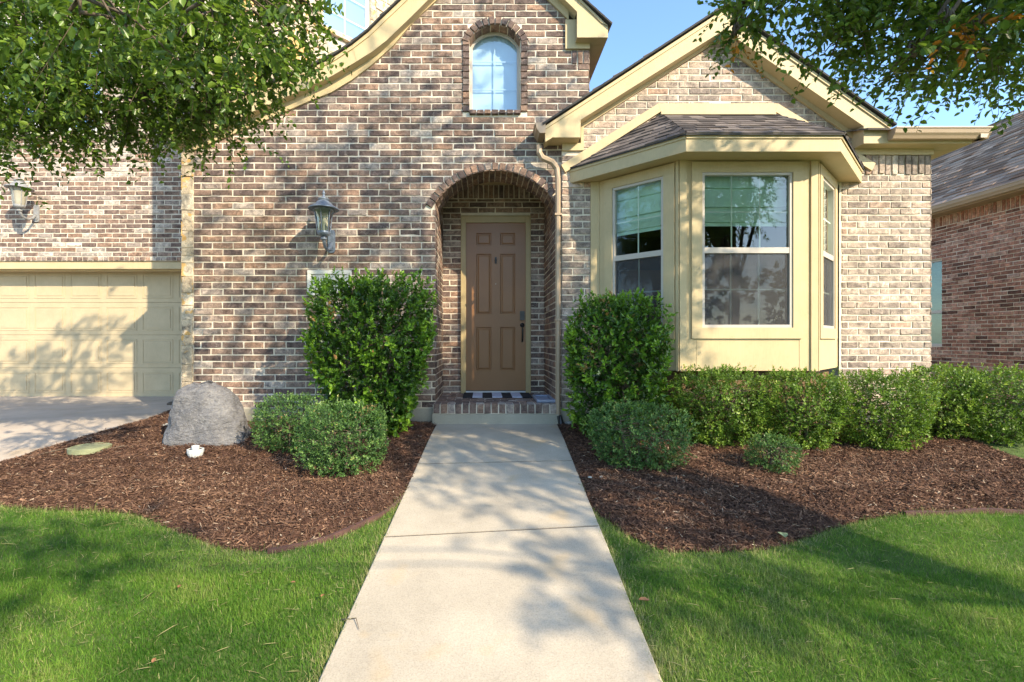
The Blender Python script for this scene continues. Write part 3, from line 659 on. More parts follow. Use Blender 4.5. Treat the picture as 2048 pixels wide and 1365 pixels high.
# exposed edge of the deck along the rake
mb.ribbon([(a, YU-.047, z+.012) for a, z in roofline], [(a, YU-.047, z-.012) for a, z in roofline], 1)
mb.ribbon([(a, YU-.047, z-.012) for a, z in roofline], [(a, YU+.02, z-.012) for a, z in roofline], 1)
build('entry_gable_roof', mb, ['shingle', 'shingle_edge'], house)
entry_rake = rake('fascia', upL, loL, YU, YF, house)
rake('fascia', upR, loR, YU, YF, house)
mb = MB(); TU = lambda a, z, n: (a, YU-n, z)
mb.prism([pu(1154, 23.2), pu(1154, 75.4), pu(1215.5, 75.4), pu(1216, 54.3), pu(1165, 4)], TU, -.021, .001)
mb.box(pu(1154, 0)[0], pu(1215.5, 0)[0], YU+.022, YF+.02, pu(0, 75.4)[1], pu(0, 75.4)[1]+.02)
mb.box(XR+.0, pu(1215.5, 0)[0], YF+.02, 11, pu(0, 75.4)[1], pu(0, 75.4)[1]+.02); mb.box(pu(1213, 0)[0], pu(1216, 0)[0], YU, 11, pu(0, 75.4)[1]-.002, pu(0, 54)[1])
build('eave_return', mb, ['trim'], house, .002)
# frieze on the entry gable wall
mb = MB(); fw = lambda u, v: (PX(u, YF), PZ(v, YF))
br = top_entry[:-2]; soff = [(a*1.0, z) for a, z in loL]
def interp(line, x):
    for (a, z), (b, w) in zip(line, line[1:]):
        if a <= x <= b: return z+(w-z)*(x-a)/(b-a)
    return line[-1][1] if x > line[-1][0] else line[0][1]
xs = [a for a, z in top_entry if a < PX(1137, YF)]
low = [(a, interp(top_entry, a)-.004) for a in xs]; lo_all = loL+loR[1:]
upp = [(a, max(interp(lo_all, a)+.03, interp(top_entry, a)+.03)) for a in xs]
mb.ribbon([(a, YF-.032, z) for a, z in low], [(a, YF-.032, z) for a, z in upp]); mb.ribbon([(a, YF-.032, z) for a, z in low], [(a, YF, z) for a, z in low])
mb.box(PX(1130, YF), XR+.003, YF-.033, YF+.01, ZFRIEZE_R, PZ(43, YF))
build('frieze', mb, ['trim'], house)

# right gable roof
YR = 5.60; pr = lambda u, v, y=YR: (PX(u, y), PZ(v, y))
gupL = [pr(1089, 254), pr(1448.5, 20)]; gupR = [pr(1448.5, 20), pr(1783, 254)]
gloL = [pr(1091, 284), pr(1448.5, 60)]; gloR = [pr(1448.5, 60), pr(1760, 275)]
mb = MB(); rl = [pr(1085, 251), pr(1448.5, 14), pr(1787, 252)]
shingles(mb, (rl[0][0], YR-.045, rl[0][1]), (rl[0][0], 5.9, rl[0][1]), (rl[1][0], 5.9, rl[1][1]), (rl[1][0], YR-.045, rl[1][1]), 18, 2)
shingles(mb, (rl[0][0]+.9, 5.9, rl[0][1]+.9*.66), (rl[0][0]+.9, 11, rl[0][1]+.9*.66), (rl[1][0], 11, rl[1][1]), (rl[1][0], 5.9, rl[1][1]), 10, 20)
shingles(mb, (rl[2][0], YR-.045, rl[2][1]), (rl[2][0], 11, rl[2][1]), (rl[1][0], 11, rl[1][1]), (rl[1][0], YR-.045, rl[1][1]), 18, 22)
mb.ribbon([(a, YR-.047, z+.012) for a, z in rl], [(a, YR-.047, z-.012) for a, z in rl], 1); mb.ribbon([(a, YR-.047, z-.012) for a, z in rl], [(a, YR+.02, z-.012) for a, z in rl], 1)
# low hip over the right-hand eave
xe0, xe1 = PX(1790, 5.46), PX(1975, 5.46)-.12; ze = PZ(262, 5.5)+.03
shingles(mb, (xe0-.25, YR-.06, ze), (xe1+.05, YR-.06, ze), (xe1-.5, 7.2, ze+.55), (xe0-.9, 7.2, ze+.55), 10, 8)
shingles(mb, (xe1+.05, YR-.06, ze), (xe1+.05, 12, ze), (xe1-.9, 12, ze+.6), (xe1-.5, 7.2, ze+.55), 6, 26)
build('right_gable_roof', mb, ['shingle', 'shingle_edge'], house)
rake('fascia', gupL, gloL, YR, YGB, house); rake('fascia', gupR, gloR, YR, YGB, house)
mb = MB(); TR = lambda a, z, n: (a, YR-n, z)
zlb = pr(0, 275.4)[1]
mb.prism([pr(1091, 256), pr(1091, 275.4), pr(1161.4, 275.4), pr(1161.4, 226), pr(1120, 240)], TR, -.020, .001)
mb.box(pr(1091, 0)[0], pr(1161.4, 0)[0], YR+.02, YF, zlb, zlb+.018)
mb.box(pr(1159, 0)[0], pr(1161.4, 0)[0], YR+.02, YGB, zlb+.019, pr(0, 240)[1])
build('eave_return', mb, ['trim'], house, .002); mb = MB()
zrb = pr(0, 287.3)[1]; xrw = pr(1944, 0)[0]
mb.prism([pr(1727.3, 243), pr(1727.3, 287.3), (xrw, zrb), (xrw, pr(0, 257)[1]), pr(1783, 262)], TR, -.020, .001)
mb.box(pr(1727.3, 0)[0], xrw, YR+.02, YGB+.02, zrb, zrb+.018); mb.box(GX1+.012, xrw, YGB+.021, 12, zrb, zrb+.018)
mb.box(xrw-.02, xrw+.0, YR+.021, 12, zrb-.003, pr(0, 262)[1]); mb.box(pr(1727.3, 0)[0], pr(1730, 0)[0], YR+.02, YGB, zrb+.019, pr(0, 247)[1])
build('eave_return', mb, ['trim'], house, .002)
mb = MB()
def band(pts_lo, pts_hi, y): mb.ribbon([(a, y, z) for a, z in pts_lo], [(a, y, z) for a, z in pts_hi]); mb.ribbon([(a, y, z) for a, z in pts_lo], [(a, y+.035, z) for a, z in pts_lo])
band([gp(1165, 257), gp(1432, 86)], [gp(1165, 228), gp(1432, 57)], YGB-.030); band([gp(1432, 86), gp(1716, 288)], [gp(1432, 57), gp(1716, 246)], YGB-.030)
mb.box(GX0-.002, gp(1166, 0)[0], YGB-.031, YGB, gp(0, 303)[1], zlb); mb.box(gp(1161, 0)[0], gp(1166.5, 0)[0], YGB-.0312, YGB, gp(0, 303)[1], gp(0, 240)[1]) 
mb.box(gp(1708, 0)[0], GX1+.012, YGB-.031, YGB, gp(0, 311.5)[1], zrb+.001); mb.box(gp(1706, 0)[0], gp(1728, 0)[0], YGB-.0312, YGB, gp(0, 311.5)[1], gp(0, 262)[1])
build('frieze', mb, ['trim'], house)

# gutters and downspouts
def gutter(mb, A, d, out, L):
    "K-style trough from A along unit d, outward unit out"
    prof = [(0, 0), (.07, 0), (.085, .03), (.105, .055), (.115, .10), (.125, .105), (.125, .12), (.11, .12)]
    A = Vector(A); d = Vector(d); o = Vector(out); rows = []
    for t in (0, L): rows.append([A+d*t+o*a+Vector((0, 0, z)) for a, z in prof])
    k = len(prof); mb.add(rows[0]+rows[1], [(i, i+1, k+i+1, k+i) for i in range(k-1)])
    for r_ in rows: mb.add(r_+[r_[0]+Vector((0, 0, .12))], [tuple(range(k+1))])
mb = MB()
gutter(mb, (pr(1091, 0)[0]-.003, YR-.03, pr(0, 275)[1]+.04), (0, 1, 0), (-1, 0, 0), YF-YR+.02)
gut = build('gutter', mb, ['gutter'], house)
mb = MB(); yd = YGB-.05
pts = [(PX(1078, 5.68), 5.70, PZ(291, 5.70)), (PX(1079, 5.68), 5.70, PZ(306, 5.70)), (PX(1085, 5.7), 5.71, PZ(316, 5.71)), (PX(1105, 5.72), 5.73, PZ(325, 5.73)), (PX(1114, 5.73), yd, PZ(338, yd)), (PX(1116, yd), yd, PZ(360, yd)), (PX(1116, yd), yd, PZ(500, yd)), (PX(1116, yd), yd, PZ(836, yd))]
mb.tube(pts, [.035, .036, .038, .038, .036, .033, .033, .033], 8)
for v in (430, 640): mb.box(PX(1109, yd), PX(1123, yd), yd-.04, yd+.05, PZ(v, yd)-.012, PZ(v, yd)+.012)
ds = build('downspout', mb, ['gutter'], house, 0, False)
mb = MB(); mb.tube([(PX(1116, yd)+.005, yd-.003, PZ(832, yd)), (PX(1118, yd)+.02, yd-.03, PZ(848, yd)), (PX(1118, yd)+.03, yd-.06, .585)], [.038, .037, .034], 10); build('drain_adapter', mb, ['black'], house)
mb = MB(); gutter(mb, (PX(1775, YR), YR-.001, PZ(279, 5.55)), (1, 0, 0), (0, -1, 0), xrw-PX(1775, YR)+.12)
gutter(mb, (xrw+.0, YR-.10, PZ(279, 5.55)), (0, 1, 0), (1, 0, 0), 6)
build('gutter', mb, ['gutter'], house)
mb = MB(); mb.tube([(GX1+.30, 6.2, PZ(300, 5.8)), (GX1+.28, 6.2, PZ(322, 5.8)), (GX1+.12, 6.2, PZ(340, 5.8)), (GX1+.07, 6.2, PZ(356, 5.8)), (GX1+.07, 6.2, .65)], .04, 8); build('downspout', mb, ['white'], house)

# --- bay window
Yb = 5.10; YW = YGB-.004
C0, C1, C2, C3 = Vector((BAYX[0], YF)), Vector((2.095, Yb)), Vector((3.577, Yb)), Vector((BAYX[1], YF))
def facet(A, B):
    e = (B-A); L = e.length; e = e/L; n = Vector((e.y, -e.x)); return (lambda a, z, q: (A.x+e.x*a+n.x*q, A.y+e.y*a+n.y*q, z)), L
FS = [facet(C0, C1), facet(C1, C2), facet(C2, C3)]
WZ = (EYE+.141, EYE+1.805); CZ = (EYE+.023, EYE+1.915)
wins = []
for (T, L), (w0, w1, c0, c1) in zip(FS, [(.275, .847, .175, .96), (None,)*4, (.153, .725, .04, .825)]):
    if w0 is None: wins.append((2.335-2.095, 3.306-2.095, 2.223-2.095, 3.41-2.095))
    else: wins.append((w0*L, w1*L, c0*L, c1*L))
mb = MB()
for (T, L), (w0, w1, c0, c1) in zip(FS, wins):
    mb.sheet([(0, BZ0), (L, BZ0), (L, BZ1), (0, BZ1)], [[(w0, WZ[0]), (w0, WZ[1]), (w1, WZ[1]), (w1, WZ[0])]], T, 0, 0, .06)
    for a0, a1, z0, z1 in ((c0, c1, CZ[0], WZ[0]), (c0, c1, WZ[1], CZ[1]), (c0, w0, WZ[0], WZ[1]), (w1, c1, WZ[0], WZ[1])): mb.tbox(T, a0, a1, z0, z1, 0, .024)
T, L = FS[1]
for a0, a1 in ((0.0, .075), (L-.075, L)): mb.tbox(T, a0, a1, BZ0-.004, BZ1, -.001, .018)
for a in (.19, L-.19): mb.tbox(T, a-.002, a+.002, BZ0, CZ[0]-.002, 0, .003)
T, L = FS[0]; mb.tbox(T, L-.03, L, BZ0-.004, BZ1, -.001, .018); mb.tbox(T, 0, .12, BZ0, BZ1, 0, .010)
T, L = FS[2]; mb.tbox(T, 0, .03, BZ0-.004, BZ1, -.001, .018)
mb.box(PX(1660, 5.75), PX(1676.5, 5.75), YGB-.03, YGB-.002, BZ0, BZ1); mb.box(BAYX[0]-.02, BAYX[0]+.10, YGB-.03, YGB-.002, BZ0, BZ1)
mb.add([(C0.x, C0.y, BZ0), (C1.x, C1.y, BZ0), (C2.x, C2.y, BZ0), (C3.x, C3.y, BZ0)], [(0, 1, 2, 3)])
bay = build('bay_window', mb, ['trim'], house, .002); tag(bay, 'tan three-sided bay window under a small hipped roof')
for idx, ((T, L), (w0, w1, c0, c1)) in enumerate(zip(FS, wins)):
    mb = MB(); f = .030; zm = EYE+(.973 if True else 0); z0, z1 = WZ
    for a0, a1, b0, b1, n1 in ((w0, w1, z0, z0+f, .012), (w0, w1, z1-f, z1, .012), (w0, w0+f, z0+f, z1-f, .012), (w1-f, w1, z0+f, z1-f, .012), (w0+f, w1-f, zm-.034, zm+.028, .008)): mb.tbox(T, a0, a1, b0, b1, -.045, n1)
    ncol = 3 if idx == 1 else 2
    for (b0, b1, nn) in ((zm+.028, z1-f, -.018), (z0+f, zm-.034, -.034)):
        for j in range(1, ncol): a = w0+f+(w1-w0-2*f)*j/ncol; mb.tbox(T, a-.008, a+.008, b0, b1, nn-.008, nn-.003, 1)
        mb.tbox(T, w0+f, w1-f, (b0+b1)/2-.008, (b0+b1)/2+.008, nn-.0082, nn-.0032, 1)
    o = build('window_frame', mb, ['vinyl', 'muntin'], bay, .002)
    mb = MB(); mb.sheet([(w0+f, zm), (w1-f, zm), (w1-f, z1-f), (w0+f, z1-f)], [], T, -.018); mb.sheet([(w0+f, z0+f), (w1-f, z0+f), (w1-f, zm), (w0+f, zm)], [], T, -.030); build('pane', mb, ['glass'], bay)
    mb = MB(); mb.sheet([(w0+f, z0+f), (w1-f, z0+f), (w1-f, zm-.03), (w0+f, zm-.03)], [], T, -.006); build('insect_screen', mb, ['screen'], bay)
    mb = MB(); zz = z1; folds = [(.0, -.10), (.13, -.10), (.135, -.125), (.34, -.10), (.345, -.13), (.50, -.115), (.505, -.14), (.545, -.13), (.55, -.11)] 
    if idx != 2:
        mb.ribbon([T(w0-.04, z1-d, n) for d, n in folds], [T(w1+.04, z1-d, n) for d, n in folds]); build('roman_shade', mb, ['shade'], bay)
    else:
        mb.ribbon([T(w0-.02, z1, -.10), T(w0-.02, zm, -.10)], [T(w1+.02, z1, -.10), T(w1+.02, zm, -.10)]); build('roller_blind', mb, ['blind'], bay)
# dim room behind the bay
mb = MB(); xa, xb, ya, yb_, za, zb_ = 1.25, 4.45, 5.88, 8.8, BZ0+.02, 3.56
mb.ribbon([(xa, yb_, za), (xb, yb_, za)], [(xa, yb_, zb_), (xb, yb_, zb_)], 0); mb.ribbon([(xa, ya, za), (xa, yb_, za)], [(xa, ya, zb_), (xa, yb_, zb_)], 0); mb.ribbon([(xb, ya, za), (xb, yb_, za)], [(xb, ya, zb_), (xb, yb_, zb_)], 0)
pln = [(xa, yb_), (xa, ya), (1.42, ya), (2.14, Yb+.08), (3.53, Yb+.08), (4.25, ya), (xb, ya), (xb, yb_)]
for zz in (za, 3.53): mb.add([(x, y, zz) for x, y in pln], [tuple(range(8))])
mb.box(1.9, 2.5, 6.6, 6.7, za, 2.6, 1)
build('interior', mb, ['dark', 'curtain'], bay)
mb = MB(); S0, S1, S2, S3 = (BAYX[0]+.12, YF), (2.095+.06, Yb+.13), (3.577-.06, Yb+.13), (BAYX[1]-.12, YF)
for a, b in ((S0, S1), (S1, S2), (S2, S3)): mb.add([(a[0], a[1], .5), (b[0], b[1], .5), (b[0], b[1], BZ0), (a[0], a[1], BZ0)], [(0, 1, 2, 3)])
build('bay_skirt', mb, ['skirt'], house)
# bay roof
E0, E1, E2, E3 = (1.045, YW), (2.05, 4.82), (3.622, 4.82), (4.60, YW); zf0, zf1 = EYE+1.92, EYE+2.08
mb = MB()
offs = []
for A, B in ((E0, E1), (E1, E2), (E2, E3)):
    A, B = Vector(A), Vector(B); T, L = facet(A, B); mb.tbox(T, .0, L, zf0, zf1, -.022, 0); mb.tbox(T, .0, L, zf1-.03, zf1+.004, 0, .012)
mb.add([(x, y, zf0+.012) for x, y in (E0, E1, E2, E3)], [(0, 1, 2, 3)])
tp0, tp1 = (2.16, YW, EYE+2.75), (3.51, YW, EYE+2.75)
build('bay_fascia', mb, ['trim'], house, .002)
mb = MB(); zr = zf1+.008; ex = .03
e0, e1, e2, e3 = (E0[0]-.03, YW, zr), (E1[0]-.012, E1[1]-.03, zr), (E2[0]+.012, E2[1]-.03, zr), (E3[0]+.03, YW, zr)
shingles(mb, e0, e1, tp0, tp0, 9, 10, .008); shingles(mb, e1, e2, tp1, tp0, 9, 10, .008); shingles(mb, e2, e3, tp1, tp1, 9, 10, .008)
for a, b in ((e1, tp0), (e2, tp1)):
    a, b = Vector(a), Vector(b)
    for i in range(8):
        p, q_ = a.lerp(b, i/8), a.lerp(b, min(1, (i+1.3)/8)); sd = Vector((.07, 0, 0)) 
        mb.add([p+Vector((-.07, .03, -.012)), p+Vector((0, 0, .028)), p+Vector((.07, .03, -.012)), q_+Vector((-.07, .03, -.02)), q_+Vector((0, 0, .016)), q_+Vector((.07, .03, -.02))], [(0, 1, 4, 3), (1, 2, 5, 4)], 0, (random.random(), random.random(), .5))
for a, b in ((e0, e1), (e1, e2), (e2, e3)): mb.ribbon([(a[0], a[1], a[2]+.008), (b[0], b[1], b[2]+.008)], [(a[0], a[1], a[2]-.012), (b[0], b[1], b[2]-.012)], 1)
build('bay_roof', mb, ['shingle', 'shingle_edge'], house)
# flashing board on the wall over the bay roof
mb = MB(); hx = .085
inner = [(.985, EYE+2.04), (2.14, EYE+2.775), (3.53, EYE+2.775), (4.70, EYE+2.06)]
outr = [(.935, EYE+2.13), (2.11, EYE+2.875), (3.56, EYE+2.875), (4.745, EYE+2.15)]
for i in range(3): mb.prism([inner[i], inner[i+1], outr[i+1], outr[i]], TG, -.005, .038+.0005*i)
mb.prism([(2.14, EYE+2.735), (3.53, EYE+2.735), (3.53, EYE+2.775), (2.14, EYE+2.775)], TG, -.005, .055)
build('flashing_board', mb, ['trim'], house, .002)

# --- address plaque behind the shrub
mb = MB(); a0, a1, z0, z1 = PX(616, YF), PX(704, YF), PZ(592, YF), PZ(541.5, YF)
for b0, b1, c0, c1 in ((a0, a1, z0, z0+.05), (a0, a1, z1-.05, z1), (a0, a0+.05, z0+.05, z1-.05), (a1-.05, a1, z0+.05, z1-.05)): mb.tbox(TF, b0, b1, c0, c1, 0, .035)
mb.tbox(TF, a0+.05, a1-.05, z0+.05, z1-.05, 0, .018)
pl = build('address_plaque', mb, ['stone_white'], house, .006); tag(pl, 'pale cast stone plaque mostly hidden by the shrub')

# simple upper roofs out of frame
mb = MB(); shingles(mb, (GXL-.4, YGA-.45, 9.15), (-3.2, YGA-.45, 9.15), (-3.2, 12, 11.4), (GXL-.4, 12, 11.4), 20, 20)
mb.box(GXL-.4, -3.2, YGA-.42, YGA+.02, 9.02, 9.12, 1); build('garage_roof', mb, ['shingle', 'trim'], house)

# ------------------------------------------------------------------ wall lanterns
def make_lantern(name, label, mats):
    t = thing(name, label, 'lantern', (0, 0, 0), 'wall lanterns on the brick front', True)
    sx = -.27      # lantern axis in front of the wall
    mb = MB(); n = 18
    for y0, y1, sc in ((-.014, 0, 1), (-.024, -.014, .78)):
        ring_ = [(.042*sc*max(-1, min(1, 1.35*math.cos(2*math.pi*i/n))), .13*sc*max(-1, min(1, 1.12*math.sin(2*math.pi*i/n)))) for i in range(n)]
        mb.prism(ring_, lambda a, z, q: (a, -q, z), -y1, -y0)
    build('backplate', mb, [mats[0]], t, .003)
    mb = MB(); mb.tube([(0, -.02, -.02), (0, -.07, -.09), (0, -.15, -.125), (0, -.23, -.10), (0, sx, -.03), (0, sx, .01)], [.020, .018, .016, .017, .020, .024], 10); mb.lathe([(.024, -.04), (.034, -.032), (.034, -.022), (.024, -.014)], (0, sx, 0), 14); build('arm', mb, [mats[0]], t, 0, True)
    mb = MB(); mb.lathe([(.0, 0), (.045, .005), (.062, .02), (.068, .035), (.066, .05), (.0, .052)], (0, sx, 0), 20)
    for k in range(6):
        a = math.pi/6+k*math.pi/3; ca, sa = math.cos(a), math.sin(a)
        pts = [(r*ca, sx+r*sa, z) for r, z in ((.066, .045), (.075, .10), (.082, .18), (.092, .25), (.115, .292))]; mb.tube(pts, .0055, 5)
    mb.lathe([(.098, .275), (.106, .285), (.106, .292), (.098, .296)], (0, sx, 0), 24)
    build('cage', mb, [mats[0]], t, 0, False)
    mb = MB(); mb.lathe([(.060, .05), (.069, .10), (.077, .18), (.087, .25), (.100, .288)], (0, sx, 0), 24); build('glass', mb, [mats[1]], t, 0, True)
    mb = MB(); mb.lathe([(.16, .288), (.163, .294), (.158, .302), (.115, .325), (.085, .35), (.070, .372), (.048, .385), (.046, .39), (.062, .396), (.056, .406), (.02, .42), (.010, .44), (.012, .452), (.020, .462), (.012, .476), (.004, .50), (0, .505)], (0, sx, 0), 28); mb.lathe([(.16, .288), (.10, .300), (0, .31)], (0, sx, 0), 28)
    build('hood', mb, [mats[0]], t, 0, True)
    mb = MB(); mb.lathe([(.012, .05), (.014, .12), (.028, .15), (.030, .18), (.018, .215), (0, .222)], (0, sx, 0), 14); build('bulb', mb, ['bulb'], t, 0, True)
    return t
l1 = make_lantern('wall_lantern', 'blue-grey metal lantern on the entry wall left of the arch', ('lamp_metal', 'lamp_glass'))
l1.location = (PX(664, YF), YF-.010, PZ(484, YF)); l1.scale = (1.08,)*3
l2 = make_lantern('wall_lantern', 'chalky grey lantern with cream glass above the garage door', ('lamp_metal_pale', 'lamp_glass_pale'))
l2.location = (PX(75, YGA), YGA-.010, PZ(428, YGA)); l2.scale = (1.15,)*3

# ------------------------------------------------------------------ neighbouring house
nb_ = thing('brick_house', 'neighbouring rosy brick house with grey shingle roof at the right edge', 'house', (8.9, 8.0, .6))
NX = 8.9; TN = lambda a, z, n: (NX-n, a, z)
wy0, wy1 = 9.23, 9.95; nz0, nz1 = EYE-.10, EYE+1.60; NZT = EYE+2.42
mb = MB(); mb.sheet([(5.5, .3), (13.5, .3), (13.5, NZT), (5.5, NZT)], [[(wy0, nz0), (wy0, nz1), (wy1, nz1), (wy1, nz0)]], TN, 0, 1, .12)
field(mb, TN, 5.5, 13.5, .4, NZT-.20, None, holes=[(wy0, wy1, nz0-.03, nz1)], ch=.069, bl=.21, mj=.011, proud=.007)
soldiers(mb, TN, 5.5, 13.5, NZT-.20, NZT, .07, .2, .010)
build('side_wall', mb, ['brick_red', 'mortar'], nb_)
mb = MB()
for a0, a1, b0, b1 in ((wy0, wy1, nz0, nz0+.04), (wy0, wy1, nz1-.04, nz1), (wy0, wy0+.03, nz0+.04, nz1-.04), (wy1-.03, wy1, nz0+.04, nz1-.04), (wy0+.03, wy1-.03, EYE+.54, EYE+.60)): mb.tbox(TN, a0, a1, b0, b1, -.10, -.04)
nw = build('window', mb, ['vinyl'], nb_, .003)
mb = MB(); mb.sheet([(wy0, nz0), (wy1, nz0), (wy1, nz1), (wy0, nz1)], [], TN, -.07); build('pane', mb, ['glass_side'], nw)
mb = MB(); z = nz0
while z < nz1: mb.tbox(TN, wy0, wy1, z, z+.004, -.115, -.09); z += .035
mb.sheet([(wy0, nz0), (wy1, nz0), (wy1, nz1), (wy0, nz1)], [], TN, -.119); build('blind', mb, ['blindgreen'], nw)
mb = MB(); ex = NX-.34; shingles(mb, (ex-.06, 14, NZT+.12), (ex-.06, 5.2, NZT+.12), (NX+2.5, 5.2, EYE+4.87), (NX+2.5, 14, EYE+4.87), 27, 34, .010)
shingles(mb, (NX+5.5, 5.2, NZT+.12), (NX+5.5, 14, NZT+.12), (NX+2.5, 14, EYE+4.87), (NX+2.5, 5.2, EYE+4.87), 10, 12, .010); build('roof', mb, ['shingle_warm'], nb_)
mb = MB(); mb.box(ex, NX+.0, 5.2, 14, NZT-.001, NZT+.015); mb.box(ex-.002, ex+.02, 5.2, 14, NZT-.02, NZT+.12); build('soffit', mb, ['gutter'], nb_)
mb = MB(); gutter(mb, (ex-.003, 5.2, NZT+.0), (0, 1, 0), (-1, 0, 0), 8.8); build('gutter', mb, ['gutter'], nb_)

# ------------------------------------------------------------------ ground, walk, drive
mb = MB(); ysn = [-160, -40, -10, -4]+[i*.5 for i in range(-7, 11)]+[5.2, 5.4, 5.6, 5.8, 6, 7, 9, 14, 40, 160]; xsn = [-160, -40, -12, -6, -3, 0, 3, 6, 12, 40, 160]
vs = [(x, y, G(y)) for y in ysn for x in xsn]; nx = len(xsn)
mb.add(vs, [(j*nx+i, j*nx+i+1, (j+1)*nx+i+1, (j+1)*nx+i) for j in range(len(ysn)-1) for i in range(nx-1)])
tag(build('ground', mb, ['soil']), kind='structure')
wl = lambda y: (lambda t: PX(878+(640-878)*t, 1))(0)
GLa, GLb = ground(878, 846), ground(640, 1365); GRa, GRb = ground(1110, 846), ground(1322, 1365)
def onl(A, B, y): t = (y-A[1])/(B[1]-A[1]); return A[0]+(B[0]-A[0])*t
XWL = lambda y: onl(GLa, GLb, y); XWR = lambda y: onl(GRa, GRb, y)
j1L, j1R, j2L, j2R = ground(840, 933.5)[1], ground(1118, 926.5)[1], ground(768, 1081.5)[1], ground(1190, 1059)[1]
mb = MB()
def slab(yl0, yr0, yl1, yr1):
    n = 8; 
    L0 = [(XWL(yl0+(yl1-yl0)*i/n), yl0+(yl1-yl0)*i/n) for i in range(n+1)]; R0 = [(XWR(yr0+(yr1-yr0)*i/n), yr0+(yr1-yr0)*i/n) for i in range(n+1)]
    up = lambda l, h: [(x, y, G(y)+h) for x, y in l]
    e = .006; Li = [(x+e, y) for x, y in L0]; Ri = [(x-e, y) for x, y in R0]
    mb.ribbon(up(Li, .024), up(Ri, .024)); mb.ribbon(up(L0, .018), up(Li, .024)); mb.ribbon(up(Ri, .024), up(R0, .018)); mb.ribbon(up(L0, -.05), up(L0, .018)); mb.ribbon(up(R0, -.05), up(R0, .018))
    for (A, B) in ((L0[0], R0[0]), (L0[-1], R0[-1])): mb.add([(A[0], A[1], G(A[1])+.023), (B[0], B[1], G(B[1])+.023), (B[0], B[1], G(B[1])-.05), (A[0], A[1], G(A[1])-.05)], [(0, 1, 2, 3)])
g = .008
slab(j1L+g, j1R+g, 5.72, 5.72); slab(j2L+g, j2R+g, j1L-g, j1R-g); slab(.9, .9, j2L-g, j2R-g); slab(-.6, -.6, .89, .89); slab(-2.2, -2.2, -.61, -.61)
for (a, b) in ((j1L, j1R), (j2L, j2R)):
    mb.add([(XWL(a)+.01, a-.011, G(a)+.021), (XWR(b)-.01, b-.011, G(b)+.021), (XWR(b)-.01, b+.011, G(b)+.021), (XWL(a)+.01, a+.011, G(a)+.021)], [(0, 1, 2, 3)], 1)
tag(build('walkway', mb, ['concrete', 'joint']), kind='structure')
dr_px = [(352, 806), (343, 822), (300, 840), (240, 857), (180, 874), (120, 892), (60, 911), (0, 930)]
DR = [ground(u, v) for u, v in dr_px]+[(-5.1, 3.6), (-5.9, 2.4), (-6.4, 0), (-6.6, -4)]
DRE = [(XS0+.02, YGD), (XS0-.0, 7.5)]+DR[1:]; DR = [(-4.2, 7.15)]+DR[1:]
mb = MB(); up = [(x, y, G(y)+.020) for x, y in DRE]; left = [(-14, y, G(y)+.020) for x, y in DRE]
mb.ribbon(up, left); mb.ribbon([(x, y, G(y)-.08) for x, y in DRE], up)
tag(build('driveway', mb, ['driveway']), kind='structure')

# ------------------------------------------------------------------ beds
def catmull(pts, n=6):
    out = []
    for i in range(len(pts)-1):
        p0, p1, p2, p3 = pts[max(i-1, 0)], pts[i], pts[i+1], pts[min(i+2, len(pts)-1)]
        for j in range(n):
            t = j/n; out.append(tuple(.5*((2*p1[k])+(-p0[k]+p2[k])*t+(2*p0[k]-5*p1[k]+4*p2[k]-p3[k])*t*t+(-p0[k]+3*p1[k]-3*p2[k]+p3[k])*t**3) for k in (0, 1)))
    return out+[pts[-1]]
edgeL = catmull([ground(u, v) for u, v in [(-140, 1006), (0, 1014), (74, 1021), (166, 1024.6), (237, 1028), (289, 1038), (333, 1056), (388, 1078), (436, 1096), (492, 1105), (536, 1106), (592, 1095), (656, 1080), (714, 1057), (775, 1025), (812, 988)]])
edgeR = catmull([ground(u, v) for u, v in [(1178, 1010), (1193, 1030), (1227, 1053), (1265, 1079), (1320, 1102), (1392, 1108), (1477, 1106), (1540, 1100), (1583, 1089), (1638, 1070), (1689, 1053), (1752, 1038), (1837, 1030), (1943, 1026), (2048, 1028), (2160, 1024)]])
polyL = edgeL+[(XWL(y), y) for y in (4.2, 4.8, 5.3, 5.72)]+[(-.62, YF), (XS0, YF), (XS0-.0, 7.5)]+DR[1:8]+[(-5.0, 3.75)]
polyR = edgeR+[(6.1, 4.0), ground(2100, 940), ground(2048, 924), ground(1995, 906), (5.3, 5.3), (5.45, 6.6), (GX1, 6.6), (GX1, YGB), (.9, YGB)]+[(XWR(y), y) for y in (5.72, 5.3, 4.8, 4.2)]
def inside(poly, X, Y):
    X = np.asarray(X); Y = np.asarray(Y); r = np.zeros(X.shape, bool); n = len(poly)
    for i in range(n):
        (x0, y0), (x1, y1) = poly[i], poly[(i+1) % n]
        if y0 == y1: continue
        c = ((y0 > Y) != (y1 > Y)) & (X < (x1-x0)*(Y-y0)/(y1-y0)+x0); r ^= c
    return r
def dist_to(poly, X, Y, closed=True):
    d = np.full(X.shape, 1e9); n = len(poly)
    for i in range(n if closed else n-1):
        (x0, y0), (x1, y1) = poly[i], poly[(i+1) % n]; dx, dy = x1-x0, y1-y0; L2 = dx*dx+dy*dy+1e-12
        t = np.clip(((X-x0)*dx+(Y-y0)*dy)/L2, 0, 1); d = np.minimum(d, np.hypot(X-x0-t*dx, Y-y0-t*dy))
    return d
Gv = np.vectorize(G)
def lump(X, Y, s, seed=0):
    r = np.random.default_rng(seed); o = np.zeros_like(X)
    for k in range(7):
        a, b, p = r.normal(0, 1), r.normal(0, 1), r.uniform(0, 6.28); L = math.hypot(a, b)+.1; f = s*r.uniform(.5, 2.2)
        o += np.sin((X*a+Y*b)/L*f+p)/7**.5
    return o
